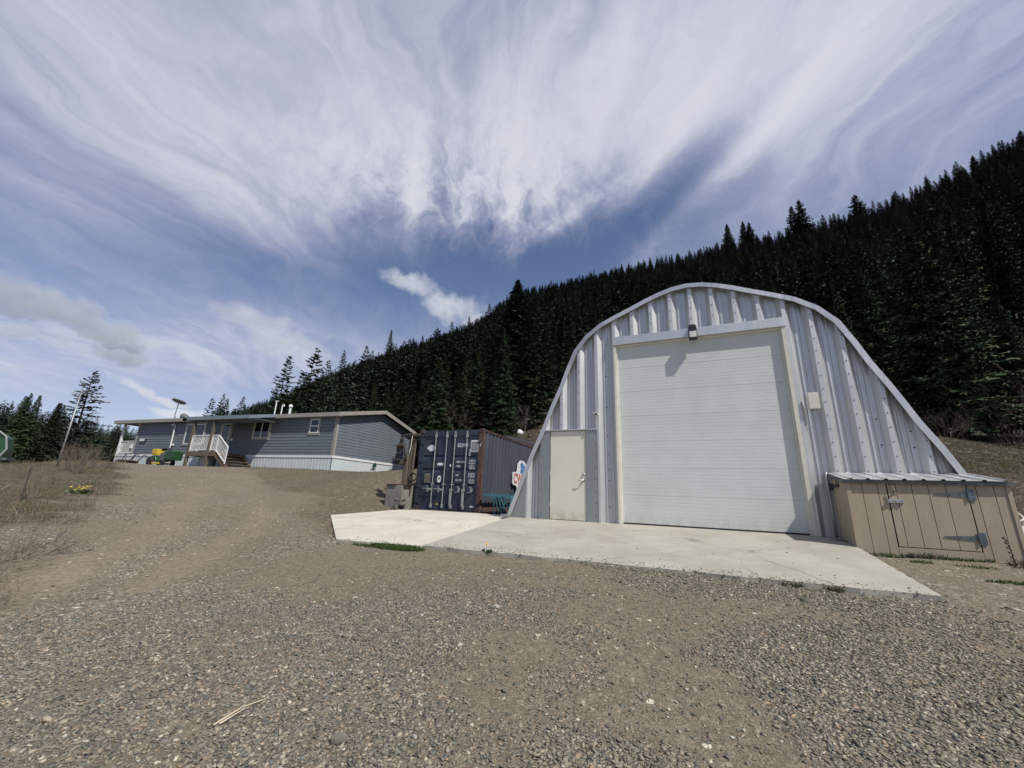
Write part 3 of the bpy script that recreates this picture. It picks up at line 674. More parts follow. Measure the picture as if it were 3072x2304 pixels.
# entry door with its plates
ed = MB().box(-1.64, -.735, .012, .055, .012, 2.125).build('entry_door', M_edoor, shed, bevel=.004)
mb = MB(); mb.lathe([(.030, 0), (.032, -.02), (.018, -.03), (.012, -.055)], (-.80, .012, .93), (0, 1, 0), 14); mb.tube([(-.80, -.045, .93), (-.85, -.055, .932), (-.925, -.05, .93)], .010, 8); mb.build('handle', M_steel, ed, smooth=True)
mb = MB(); mb.lathe([(.030, 0), (.030, -.018), (.022, -.026)], (-.80, .012, 1.07), (0, 1, 0), 14); mb.build('deadbolt', M_steel, ed, smooth=True)
for z in (.35, 1.1, 1.85): MB().box(-1.655, -1.637, .004, .02, z - .05, z + .05).build('hinge', M_galvd, ed)
def plate(u0, u1, z0, z1, cut=False):
    mb = MB()
    if cut: mb.add([(u0 if z == z0 else max(u0, CU - 3.70 + .02), y, z) for y in (-.012, -.004) for u, z in ((u0, z0),)] , [])
    mb.box(u0, u1, -.010, .0, z0, z1); mb.mi = 1
    z = z0 + .15
    while z < z1 - .05:
        for uu in ((u0 + .03),) if u0 < -1 else ((u1 - .035),): mb.lathe([(.012, 0), (.012, -.008), (.006, -.012)], (uu, -.010, z), (0, 1, 0), 6)
        z += .272
    return mb.build('steel_plate', [M_galvd, M_bolt], shed)
plate(-1.90, -1.65, 0, 2.135); plate(-.728, -.46, 0, 2.135)
mb = MB(); mb.add([(-2.72, -.008, 0), (-2.28, -.008, 0), (-2.28, -.008, 1.07), (-2.72, -.008, .02)], [(0, 1, 2, 3)]); mb.build('steel_plate', M_galvd, shed)
MB().box(-1.93, -.445, -.032, .06, 2.137, 2.168).build('door_lintel', M_trim, shed, bevel=.003)
# interior darkness closed off behind
mb = MB(); mb.prism([(p[0], p[1]) for p in inset(out, .06)], lambda a, b_: (a, 10.2, b_), lambda a, b_: (a, 10.25, b_)); fixn(mb.build('rear_wall', M_galvd, shed))

# things fixed on the shed
lamp = thing('wall_lamp', 'black and frosted security lamp over the middle of the garage door', 'lamp', tuple(SH(1.845, .03, 4.18)), YS)
mb = MB(); mb.prism([(-.085, .17), (.085, .17), (.085, .30), (.06, .335), (-.06, .335), (-.085, .30)], lambda x, z: (x, .0, z), lambda x, z: (x, -.13, z)); fixn(mb.build('lamp_housing', M_black, lamp, bevel=.008))
mb = MB(); mb.prism([(-.075, .015), (.075, .015), (.08, .168), (-.08, .168)], lambda x, z: (x, .0, z), lambda x, z: (x * .95, -.135, z)); fixn(mb.build('lamp_lens', M_lens, lamp, bevel=.01))
mb = MB(); mb.box(-.09, -.077, -.125, .0, .0, .18); mb.box(.077, .09, -.125, .0, .0, .18); mb.box(-.09, .09, -.125, 0, -.01, .012); mb.build('lamp_guard', M_black, lamp)
cam_t = thing('security_camera', 'small white bullet camera on a bracket above the cream entry door', 'camera', tuple(SH(-.42, 0, 2.50)), YS)
mb = MB(); mb.tube([(-.01, -.03, .0), (-.01, -.14, .0)], .035, 10); mb.build('camera_body', M_white, cam_t, smooth=True)
mb = MB(); mb.tube([(-.01, -.141, .0), (-.01, -.155, .0)], .028, 10); mb.build('camera_lens', M_black, cam_t)
mb = MB(); mb.tube([(-.01, .0, .01), (-.07, -.05, .05), (-.13, -.03, .07)], .008, 6); mb.build('bracket', M_white, cam_t)
jb = thing('junction_box', 'cream flat control box fixed to the ribbed wall right of the garage door', 'control box', tuple(SH(3.83, 0, 2.30)), YS)
MB().box(.01, .19, -.075, -.02, .12, .45).build('box_cover', M_cream, jb, bevel=.008)
MB().box(.02, .18, -.02, .0, .13, .44).build('box_base', M_white, jb)
mb = MB(); mb.tube([(.12, -.04, .12), (.12, -.04, .05), (.14, -.02, .0), (.18, .03, -.02)], .008, 6); mb.build('cable', M_galvd, jb)

# ------------------------------------------------------------------ tan storage box against the shed
sb = thing('storage_box', 'low tan wooden lean-to box with metal roof beside the garage door', 'storage box', tuple(SH(4.0, 0, -.13)), YS)
W_ = 1.97; DP = .85; zg = -.03; Z1 = 1.12; Z0b = 1.27
mb = MB(); g = MB()
def siding_strip(mb, edges, f):
    """f(s, off, z) -> 3D; vertical panels with grooves between"""
    for (s0, s1) in edges: mb.add([f(s0, 0, zg), f(s1, 0, zg), f(s1, 0, f.top(s1)), f(s0, 0, f.top(s0))], [(0, 1, 2, 3)])
class FF:
    def __call__(s, x, o, z): return (x, -DP + o, z)
    def top(s, x): return Z1
ff_ = FF(); gr = [.0, .2, .405, .555, .61, .81, 1.01, 1.22, 1.42, 1.48, 1.63, 1.83, W_ + 0.0]
gw = .008
def groove_wall(xs, f, name):
    mb = MB()
    for i in range(len(xs) - 1):
        a_, b_ = xs[i] + gw / 2, xs[i + 1] - gw / 2
        mb.mi = 0; mb.add([f(a_, 0, zg), f(b_, 0, zg), f(b_, 0, f.top(b_)), f(a_, 0, f.top(a_))], [(0, 1, 2, 3)])
        if i: 
            mb.mi = 1; c0, c1_ = xs[i] - gw / 2, xs[i] + gw / 2
            mb.add([f(c0, 0, zg), f(c0, .01, zg), f(c1_, .01, zg), f(c1_, 0, zg), f(c0, 0, f.top(c0)), f(c0, .01, f.top(c0)), f(c1_, .01, f.top(c1_)), f(c1_, 0, f.top(c1_))], [(0, 1, 5, 4), (1, 2, 6, 5), (2, 3, 7, 6)])
    return mb
gl = [0, .2, .405, .52]
m1 = groove_wall(gl, ff_, ''); m1.build('front_wall', [M_tan, M_groove], sb)
m1 = groove_wall([1.50, 1.60, 1.80, W_], ff_, ''); m1.build('front_wall', [M_tan, M_groove], sb)
mb = MB(); mb.box(.52, 1.50, -DP, -DP + .02, zg, .095); mb.mi = 0; mb.build('front_sill', [M_tan], sb)
class FD(FF):
    def __call__(s, x, o, z): return (x, -DP - .004 + o, max(z, .105))
dr = groove_wall([.528, .64, .84, 1.04, 1.25, 1.492], FD(), ''); bd = dr.build('door', [M_tan, M_groove], sb)
MB().box(.52, 1.5, -DP + .012, -DP + .02, .1, Z1).build('door_gap', M_black, sb)
class FL:
    def __call__(s, x, o, z): return (o, -x, z)
    def top(s, x): return Z0b + (Z1 - Z0b) * x / DP - .0
ls = groove_wall([.02, .12, .27, .42, .57, .72, DP], FL(), ''); ls.build('side_wall', [M_tan, M_groove], sb)
mb = MB(); mb.add([(W_, 0, zg - .14), (W_, -DP, zg - .14), (W_, -DP, Z1), (W_, 0, Z0b)], [(0, 1, 2, 3)]); mb.build('side_wall', M_tan, sb)
mb = MB(); mb.box(-.018, .045, -DP - .016, -DP + .03, zg, Z1); mb.build('corner_board', M_tan, sb, bevel=.003)
mb = MB(); mb.box(W_ - .04, W_ + .014, -DP - .014, -DP + .03, zg - .12, Z1); mb.build('corner_board', M_tan, sb, bevel=.003)
# roof sheet with ribs running down to the front
mb = MB(); rp = []; x = -.05
while x < W_ + .07:
    rp += [(x, 0), (x + .065, .0), (x + .083, .022), (x + .112, .022), (x + .13, 0)]; x += .235
rp = [(x_, y_) for x_, y_ in rp if x_ <= W_ + .08]
for t0, zb_ in ((.03, 1.300), (-DP - .07, 1.135)):
    for x_, h_ in rp: mb.v.append((x_, t0, zb_ + h_))
n_r = len(rp)
for i in range(n_r - 1): mb.f.append([i, i + 1, n_r + i + 1, n_r + i]); mb.m.append(0)
ro = mb.build('roof', M_trim, sb); so = ro.modifiers.new('t', 'SOLIDIFY'); so.thickness = .004
MB().box(-.045, W_ + .06, -DP - .05, -DP - .025, 1.075, 1.128).build('flashing', M_flash, sb)
mb = MB(); mb.add([(-.045, .0, 1.285), (-.045, -DP - .05, 1.128), (-.045, -DP - .05, 1.07), (-.045, 0, 1.225)], [(0, 1, 2, 3)]); fo = mb.build('flashing', M_flash, sb); so = fo.modifiers.new('t', 'SOLIDIFY'); so.thickness = .006
def thinge(x, z, par, nm='hinge'):
    mb = MB(); mb.prism([(x - .40, z - .008), (x - .40, z + .008), (x - .02, z + .035), (x - .02, z - .035)], lambda a, b: (a, -DP - .010, b), lambda a, b: (a, -DP - .014, b))
    mb.box(x + .0, x + .075, -DP - .016, -DP - .006, z - .085, z + .085); mb.tube([(x - .012, -DP - .02, z - .085), (x - .012, -DP - .02, z + .085)], .011, 8)
    mb.mi = 1
    for a_, b_ in ((x + .04, z - .06), (x + .04, z), (x + .04, z + .06), (x - .1, z), (x - .22, z)): mb.lathe([(.007, -.001), (.007, .004)], (a_, -DP - .018, b_), (0, 1, 0), 6)
    return fixn(mb.build(nm, [M_zinc, M_bolt], par))
thinge(1.497, .93, bd); thinge(1.497, .29, bd)
mb = MB(); mb.tube([(.49, -DP - .03, .80), (.70, -DP - .03, .80)], .010, 10); mb.box(.495, .70, -DP - .022, -DP - .004, .775, .825); mb.box(.51, .54, -DP - .044, -DP - .01, .786, .814); mb.box(.60, .63, -DP - .044, -DP - .01, .786, .814); mb.box(.67, .69, -DP - .044, -DP - .01, .786, .814); mb.build('barrel_latch', M_steel, bd)
mb = MB(); mb.box(.555, .60, -DP - .012, -DP - .003, 1.045, 1.065); mb.tube([(.578, -DP - .01, 1.05), (.585, -DP - .05, 1.03), (.60, -DP - .05, .97), (.605, -DP - .015, .935)], .010, 8); mb.box(.58, .635, -DP - .014, -DP - .003, .915, .94); mb.build('pull_handle', M_rustb, bd)
mb = MB(); mb.prism([(-.44, .985), (-.44, 1.055), (-.12, 1.045), (-.05, .985)], lambda a, b: (-.012, a, b + .03), lambda a, b: (-.018, a, b + .03)); mb.tube([(-.02, -.05, .97), (-.02, -.05, 1.10)], .035, 8); mb.tube([(-.014, -.36, 1.07), (-.014, -.36, 1.2)], .008, 6); mb.build('hinge', M_black, sb)
cp_ = thing('conduit', 'grey conduit pipe standing between the garage door and the tan box', 'pipe', tuple(SH(3.93, .05, 0)), YS)
mb = MB(); mb.tube([(0, 0, -.02), (0, 0, 1.18)], .02, 8); mb.build('pipe', M_galvd, cp_, smooth=True)
mb = MB(); mb.tube([(0, .0, 1.0), (-.03, -.03, 1.07), (.0, -.06, 1.12), (.04, -.03, 1.05)], .006, 5); mb.build('wire', M_rope, cp_)

# ------------------------------------------------------------------ shipping container
ct = thing('shipping_container', 'navy blue steel container with closed double doors and rusty posts', 'container', tuple(C0), YC)
W2 = 2.438; HC = 2.591; LC = 6.06
# all in local: x -2.438..0, y 0..6.06, z 0..2.59
mb = MB(); y = .12; cs_ = []
while y < LC - .12: cs_ += [(y, 0.), (y + .072, 0.), (y + .14, .036), (y + .21, .036)]; y += .278
def side(xo, sgn, nm, m_):
    mb = MB()
    for yy, o_ in cs_: mb.v += [(xo - sgn * (.03 + o_), yy, .16), (xo - sgn * (.03 + o_), yy, HC - .06)]
    for i in range(len(cs_) - 1): mb.f.append([2 * i, 2 * i + 2, 2 * i + 3, 2 * i + 1]); mb.m.append(0)
    mb.box(xo - sgn * .13, xo - sgn * .12, .1, LC - .1, .1, HC - .1)
    return mb.build(nm, m_, ct)
side(0, 1, 'side_panel', M_navys); side(-W2, -1, 'side_panel', M_navys)
for x0, x1, mm_ in ((-.16, 0, M_rust), (-W2, -W2 + .10, M_navy)):
    MB().box(x0, x1, .0, .12, .10, HC - .11).build('corner_post', mm_, ct, bevel=.008)
MB().box(-.10, -.02, .12, LC, HC - .075, HC - .005).build('top_rail', M_rust, ct, bevel=.005)
MB().box(-W2, -W2 + .08, .12, LC, HC - .075, HC - .005).build('top_rail', M_rust, ct, bevel=.005)
MB().box(-.09, -.0, .12, LC, .0, .16).build('bottom_rail', M_rust, ct)
MB().box(-W2 + .02, -.02, .1, LC - .05, HC - .05, HC - .03).build('roof', M_navys, ct)
MB().box(-W2 + .03, -.03, LC - .06, LC - .02, .1, HC - .06).build('end_wall', M_navys, ct)
MB().box(-W2 + .09, -.14, .02, .10, HC - .215, HC - .02).build('door_header', M_navy, ct, bevel=.006)
MB().box(-W2 + .09, -.14, .02, .12, .0, .10).build('door_sill', M_navy, ct, bevel=.006)
def casting(x, z):
    mb = MB(); mb.box(x - .082, x + .082, -.012, .165, z - .06, z + .06); o = mb.build('corner_casting', M_rust, ct, bevel=.01)
    mb = MB(); mb.lathe([(.030, -.0135), (.030, .01)], (x, 0, z), (0, 1, 0), 14); mb.build('casting_hole', M_black, o); mb = MB(); mb.lathe([(.03, -.0), (.03, .01)], (x + .083 - .01, .08, z), (1, 0, 0), 12); mb.build('casting_hole', M_black, o)
for x in (-W2 + .08, -.082):
    casting(x, HC - .058); casting(x, .06)
def cdoor(xa, xb):
    rec = [(.80, .80), (1.27, 1.27), (1.70, 1.70)]
    mb = MB(); z = .11; zs = [(.11, 0)]
    for c_, _ in rec: zs += [(c_ - .07, 0), (c_ + .03, .045), (c_ + .062, .045), (c_ + .066, 0)]
    zs += [(HC - .22, 0)]
    xa2, xb2 = xa + .09, xb - .09
    for z_, y_ in zs: mb.v += [(xa2, .045 + y_, z_), (xb2, .045 + y_, z_)]
    for i in range(len(zs) - 1): mb.f.append([2 * i, 2 * i + 1, 2 * i + 3, 2 * i + 2]); mb.m.append(0)
    mb.box(xa, xa2, .036, .09, .11, HC - .22); mb.box(xb2, xb, .036, .09, .11, HC - .22)
    mb.box(xa2, xb2, .036, .09, .10, .17); mb.box(xa2, xb2, .036, .09, HC - .29, HC - .22); mb.box(xa2, xb2, .092, .1, .11, HC - .22)
    return fixn(mb.build('door', M_navy, ct))
dl = cdoor(-W2 + .105, -1.225); dr_ = cdoor(-1.195, -.165)
MB().box(-1.225, -1.195, .05, .09, .11, HC - .22).build('door_gasket', M_black, ct)
def rod(x, par, hdl):
    mb = MB(); mb.tube([(x, -.002, .12), (x, -.002, HC - .12)], .017, 10)
    for z in (.15, HC - .20): mb.box(x - .03, x + .035, -.025, .03, z - .06, z + .06)
    mb.box(x - .012, x + .022, -.03, .01, HC - .15, HC - .06)
    for z in (.82,): mb.box(x - .05, x + .06, -.022, .034, z - .014, z + .014)
    o = fixn(mb.build('lock_rod', M_rod, par)); mb = MB()
    if hdl == 'h':
        mb.tube([(x, -.03, .66), (x - .10, -.045, .67), (x - .34, -.04, .675)], .011, 7); mb.box(x - .20, x - .12, -.05, .03, .64, .70); mb.tube([(x - .15, -.06, .70), (x - .13, -.06, .76), (x - .19, -.05, .77)], .010, 6); mb.lathe([(.035, 0), (.035, -.03)], (x - .05, -.03, .655), (0, 1, 0), 10)
        mb.lathe([(.03, 0), (.03, -.025)], (x - .13, -.035, .60), (0, 1, 0), 10)
    else:
        mb.box(x - .045, x + .0, -.04, .0, .17, .66); mb.box(x - .05, x + .03, -.05, .02, .62, .70)
    mb.build('handle', M_rod, o)
    mb = MB()
    if hdl == 'v':
        mb.tube([(x + .12, -.0, .58), (x + .27, -.02, .60), (x + .27, -.02, .74), (x + .21, -.02, .76)], .011, 6); mb.box(x + .22, x + .29, .0, .04, .60, .72); mb.build('handle_keeper', M_rod, par)
    return o
rod(-1.785, dl, 'h'); rod(-1.36, dl, 'h'); rod(-1.045, dr_, 'v'); rod(-.60, dr_, 'v')
for x in (-W2 + .06, -.12):
    for z in (.25, .75, 1.55, 2.15):
        mb = MB(); mb.box(x - .035, x + (.10 if x < -1 else .035), -.012, .034, z - .04, z + .04)
        if x > -1: mb.box(x - .10, x - .03, -.008, .034, z - .035, z + .035)
        mb.build('hinge', M_navy, ct, bevel=.006)
def text(s, x, z, h, par, m_, name='lettering', y=.030, sx=1., bold=.0, rz=0.):
    cu = bpy.data.curves.new(name, 'FONT'); cu.body = s; cu.size = h / .73; cu.extrude = .0008; cu.offset = bold; cu.space_character = 1.05
    to = bpy.data.objects.new(name, cu); COL.objects.link(to)
    dg = bpy.context.evaluated_depsgraph_get(); me = bpy.data.meshes.new_from_object(to.evaluated_get(dg)); COL.objects.unlink(to); bpy.data.objects.remove(to)
    me.materials.clear(); me.materials.append(m_); o = bpy.data.objects.new(name, me); COL.objects.link(o); o.parent = par
    o.location = (x, y, z); o.rotation_euler = (R(90), 0, rz); o.scale = (sx, 1, 1); return o
YT = .042
text('ECMU', -.955, 2.02, .115, dr_, M_ink, y=YT, sx=.88, bold=.004); text('1', -.50, 2.02, .115, dr_, M_ink, y=YT, bold=.004); text('0', -.185, 2.03, .10, dr_, M_ink, y=.032, sx=.8, bold=.004)
text('7', -.125, 2.03, .115, dr_, M_ink, y=-.002, sx=.8, bold=.004); text('2', -.52, 1.84, .10, dr_, M_ink, y=YT, bold=.004); text('2', -.52, 1.73, .09, dr_, M_ink, y=YT, bold=.004)
for s, x, z, h in [('MAX. GROSS', -.955, 1.51, .062), ('TARE', -.955, 1.37, .062), ('NET', -.955, 1.09, .062), ('CU. CAP', -.955, .935, .062),
                   ('30.480 KG', -.50, 1.555, .056), ('67.200 LB', -.50, 1.47, .056), (' 2.230 KG', -.50, 1.385, .056), (' 4.920 LB', -.50, 1.31, .056),
                   ('28.250 KG', -.50, 1.135, .056), ('62.280 LB', -.50, 1.06, .056), ('  33.2 CU.M', -.50, .95, .056), (' 1.172 CU.FT', -.50, .875, .056)]:
    text(s, x, z, h, dr_, M_ink, y=YT, sx=.72, bold=.0015)
def decal(name, pts2, y, m_, par, th=.004):
    mb = MB(); mb.prism(pts2, lambda a, b: (a, y, b), lambda a, b: (a, y - th, b)); return fixn(mb.build(name, m_, par))
def ell(cx_, cz_, rx, rz, n=22): return [(cx_ + rx * math.cos(2 * math.pi * i / n), cz_ + rz * math.sin(2 * math.pi * i / n)) for i in range(n)]
# louvred vent
vt = decal('vent', [(-.455, 1.85), (-.165, 1.85), (-.165, 2.225), (-.455, 2.225)], .04, M_white, dr_, .012)
mb = MB()
for i in range(9): mb.box(-.43, -.19, .018, .029, 1.885 + i * .036, 1.892 + i * .036)
mb.build('vent_slots', M_black, vt)
decal('sticker', [(x, z) for x, z in ell(-1.965, 1.99, .135, .105)], .043, M_sticker, dl); decal('sticker', [(-2.13, 1.955), (-1.81, 1.955), (-1.80, 2.02), (-2.14, 2.03)], .0425, M_sticker, dl, .002)
decal('sticker', [(-1.66, 1.42), (-1.46, 1.42), (-1.435, 1.455), (-1.46, 1.505), (-1.66, 1.505), (-1.685, 1.455)], .043, M_white, dl)
decal('sticker', ell(-1.565, .985, .075, .115), .043, M_white, dl); decal('sticker', ell(-1.565, 1.0, .045, .03), .038, M_plate, dl, .002)
decal('data_plate', [(-2.14, .86), (-1.90, .86), (-1.90, 1.15), (-2.14, 1.15)], .043, M_rod, dl); decal('data_plate', [(-2.12, .88), (-1.92, .88), (-1.92, 1.13), (-2.12, 1.13)], .037, M_plate, dl)
decal('sticker', ell(-1.57, .20, .035, .03), .0355, M_yel, dl); decal('sticker', [(-.36, .15), (-.22, .15), (-.22, .20), (-.36, .20)], .0355, M_white, dr_); decal('sticker', ell(-1.165, 1.42, .028, .045), .034, M_white, dr_)
# timber skid under the doors
sk = thing('timber_skid', 'grey timber packing laid under the container doors', 'timber', tuple(CN(-1.2, .09, -.03)), YC)
mb = MB(); mb.box(-1.3, .1, -.03, .03, -.02, .055); mb.build('plank', M_wood, sk, bevel=.006)
mb = MB(); mb.box(.15, 1.2, -.02, .03, -.02, .045); mb.build('plank', M_wood, sk, bevel=.006)

# cut-out sign on the container's side
sg = thing('cutout_sign', 'white cutout board lettered CW in red with a faded blue patch', 'sign', tuple(CN(.03, 0, 0)), YC)
shape = [(2.36, 1.38), (2.36, .98), (2.44, .93), (2.72, .91), (2.80, .78), (2.98, .68), (3.3, .68), (3.9, .9), (3.95, 1.4), (3.75, 1.68), (3.45, 1.86), (3.1, 1.86), (2.86, 1.72), (2.76, 1.42), (2.62, 1.40)]
mb = MB(); mb.prism(shape, lambda y_, z_: (0, -(-y_), z_), lambda y_, z_: (.03, y_, z_)); fixn(mb.build('board', M_signw, sg))
mb = MB(); mb.prism([(3.05, 1.74), (3.28, 1.80), (3.6, 1.62), (3.55, 1.42), (3.3, 1.36), (3.06, 1.40), (3.12, 1.56)], lambda y_, z_: (.031, y_, z_), lambda y_, z_: (.034, y_, z_)); fixn(mb.build('blue_patch', M_blue, sg))
o = text('CW', .035, 1.0, .36, sg, M_red, y=2.43, sx=.95, bold=.022); o.rotation_euler = (R(90), 0, R(90)); o.location = (.034, 2.43, 1.0)
mb = MB(); mb.tube([(.03, 2.8, .80), (.04, 2.86, .70), (.05, 3.0, .62)], .02, 6); mb.build('edge_strip', M_signw, sg)

# teal steel trestles leaning beside the container
ts = thing('steel_trestle', 'teal painted steel trestle frames stacked against the container side', 'trestle', tuple(CN(.30, 0, -.03)), YC)
mb = MB(); mb.beam((-.12, -.12, .585), (-.10, 3.6, .58), .07, .075); mb.beam((.06, -.05, .50), (.06, 3.4, .52), .05, .06); mb.build('top_rail', M_teal, ts)
mb = MB()
for i, (y0, y1) in enumerate([(.15, .30), (.22, .45), (.35, .62), (.45, .8), (.6, 1.0), (.75, 1.25), (1.2, .8), (1.5, 1.9), (1.5, 1.1), (1.65, 2.3), (1.65, 1.2), (2.5, 2.0), (2.6, 3.2), (.5, 1.1), (2.2, 2.9)]):
    mb.beam((.05 + .03 * (i % 3), y0, .55), (.06 + .07 * (i % 3), y1, .0), .035, .035)
mb.build('leg', M_teal, ts)
mb = MB(); mb.tube([(.2, 1.75 + .38 * math.cos(a), .22 + .26 * math.sin(a)) for a in np.linspace(-.3, 3.4, 14)], .02, 6); mb.build('hoop', M_teal, ts)
rb = thing('red_basket', 'dark red metal tray on the ground under the teal trestles', 'tray', tuple(CN(.42, -1.6, -.04)), YC)
mb = MB(); mb.box(-.12, .1, -.35, .45, 0, .12); mb.build('tray_body', M_red, rb, bevel=.02); MB().box(-.1, .08, -.33, .43, .1, .125).build('tray_liner', M_rust, rb)

# ------------------------------------------------------------------ old tools left of the container
pl = thing('timber_planks', 'four weathered upright planks strapped beside the container door', 'planks', tuple(CN(-2.60, .10, .40)), YC)
for i, (x, w_, h_) in enumerate([(-.13, .062, 1.88), (-.062, .055, 1.86), (-.0, .056, 1.90), (.07, .06, 1.84)]):
    mb = MB(); mb.obox((x, -.02 * (i % 2), .05 + h_ / 2), (w_ / 2, 0, 0), (0, .025, 0), (.012 * (i - 1.5), 0, h_ / 2)); mb.build('plank', M_wood, pl, bevel=.005)
stp = MB()
stp.tube([(-.02, -.06, 2.02), (-.04, -.075, 1.9), (-.05, -.08, 1.6), (-.09, -.08, 1.45), (-.10, -.07, 1.35)], .018, 6); stp.build('strap', M_rope, pl, smooth=True)
wn = thing('hand_winch', 'rusty winch drum lying across the top of the planks', 'winch', tuple(CN(-2.5, .12, 2.40)), YC)
mb = MB(); mb.tube([(-.18, 0, 0), (.17, 0, -.01)], .06, 12); mb.tube([(-.28, 0, 0), (-.18, 0, 0)], .04, 10); mb.tube([(.17, 0, 0), (.27, 0, -.02)], .03, 10)
for i in range(7): mb.lathe([(.068, -.01), (.068, .01)], (-.15 + i * .048, 0, 0), (1, 0, 0), 12)
mb.build('drum', M_iron, wn); mb = MB(); mb.tube([(-.25, -.02, -.04), (-.05, -.04, -.16), (.2, -.03, -.12)], .018, 7); mb.build('crank', M_iron, wn)
rm = thing('wheel_rim', 'rusty ring shaped rim hung low on the planks', 'rim', tuple(CN(-2.44, .18, 1.02)), YC)
mb = MB(); mb.tube([(.16 * math.cos(a), -.03 * math.cos(a), .13 * math.sin(a)) for a in np.linspace(0, 6.283, 25)], .022, 7, cap=False); mb.build('ring', M_iron, rm, smooth=True)
mb = MB(); mb.tube([(.12 * math.cos(a), .03, .10 * math.sin(a)) for a in np.linspace(0, 6.283, 21)], .016, 6, cap=False); mb.build('inner_ring', M_iron, rm, smooth=True)
dp = thing('post_drill', 'antique hand cranked drill press mounted on a dark post by the container', 'drill press', tuple(CN(-2.72, .22, .75)), YC)
MB().box(-.10, .04, -.05, .06, .0, 1.0).build('post', M_wood, dp, bevel=.01)
mb = MB(); mb.tube([(-.02, -.06, .75), (.0, -.1, .95), (-.02, -.12, 1.15), (-.10, -.12, 1.28), (-.2, -.12, 1.32)], [.05, .05, .045, .05, .06], 9); mb.build('frame_arm', M_iron, dp, smooth=True)
mb = MB(); mb.lathe([(.02, -.14), (.07, -.11), (.085, 0), (.07, .10), (.03, .14)], (-.2, -.12, 1.30), (1, 0, .35), 14); mb.tube([(-.14, -.12, 1.36), (-.18, -.12, 1.50), (-.12, -.12, 1.60)], .035, 8); mb.tube([(-.24, -.12, 1.60), (.05, -.12, 1.66)], .035, 8); mb.tube([(-.05, -.12, 1.64), (.14, -.1, 1.70)], .02, 8); mb.build('gear_head', M_iron, dp, smooth=True)
mb = MB(); mb.lathe([(.055, -.03), (.065, 0), (.055, .03)], (-.33, -.14, 1.28), (1, 0, 0), 14); mb.build('feed_wheel', M_rust, dp, smooth=True)
mb = MB(); mb.tube([(-.20, -.12, 1.22), (-.21, -.12, 1.02)], .022, 8); mb.tube([(-.28, -.12, 1.2), (-.27, -.12, .98)], .008, 5); mb.tube([(-.36, -.14, 1.28), (-.56, -.14, 1.31)], .008, 5); mb.build('spindle', M_iron, dp)
mb = MB(); mb.lathe([(.20, -.018), (.21, 0), (.20, .018)], (-.26, -.12, .82), (.08, 0, 1), 20); mb.lathe([(.11, -.14), (.13, 0)], (-.16, -.1, .80), (0, 0, 1), 12); mb.tube([(-.38, -.14, .70), (-.2, -.1, .72)], .018, 6); mb.tube([(-.02, -.06, .72), (-.02, -.06, .95)], .05, 8); mb.build('work_table', M_iron, dp, smooth=False)
bk = thing('concrete_block', 'grey cast concrete block beside the container corner', 'concrete block', tuple(CN(-2.86, .32, -.06)), YC)
mb = MB(); mb.box(-.36, .30, -.18, .55, 0, .80); mb.build('block_body', M_concb, bk, bevel=.02)
sp_ = thing('rusty_plate', 'thin rusty steel plate lying on the concrete block', 'steel plate', tuple(CN(-2.8, .34, .742)), YC)
mb = MB(); mb.obox((-.02, .05, .02), (.36, 0, 0), (0, .2, 0), (0, 0, .012)); mb.box(-.38, .0, -.2, -.14, -.0, .035); mb.build('plate_sheet', M_rust, sp_)

def rock(name, pos, r, m_=None, label='', group=None, sq=(1, 1, .7), seed=0, n=2):
    import bmesh
    bm = bmesh.new(); bmesh.ops.create_icosphere(bm, subdivisions=n, radius=r); rg = np.random.default_rng(seed)
    for v in bm.verts:
        k_ = 1 + .28 * math.sin(v.co.x / r * 3 + seed) * math.cos(v.co.y / r * 2.5 + seed * 2) + rg.uniform(-.13, .13)
        v.co = Vector((v.co.x * sq[0] * k_, v.co.y * sq[1] * k_, v.co.z * sq[2] * k_))
    me = bpy.data.meshes.new(name); bm.to_mesh(me); bm.free(); me.materials.append(m_ or M_rock)
    o = bpy.data.objects.new(name, me); COL.objects.link(o); o.location = pos; o['label'] = label; o['category'] = 'rock'
    if group: o['group'] = group
    return o
rg_ = np.random.default_rng(3)
for i in range(14):
    u, d = -2.62 + rg_.uniform(-.12, .16), .50 + rg_.uniform(-.1, .2); lay = i // 5
    rock('rock', tuple(CN(u * 1. + .0, d, .03 + .13 * lay + rg_.uniform(-.02, .02))), .085 - .012 * lay, label='grey rubble stone heaped between the concrete block and container', group='rubble heaped by the concrete block', seed=i, sq=(1, .9, .8))
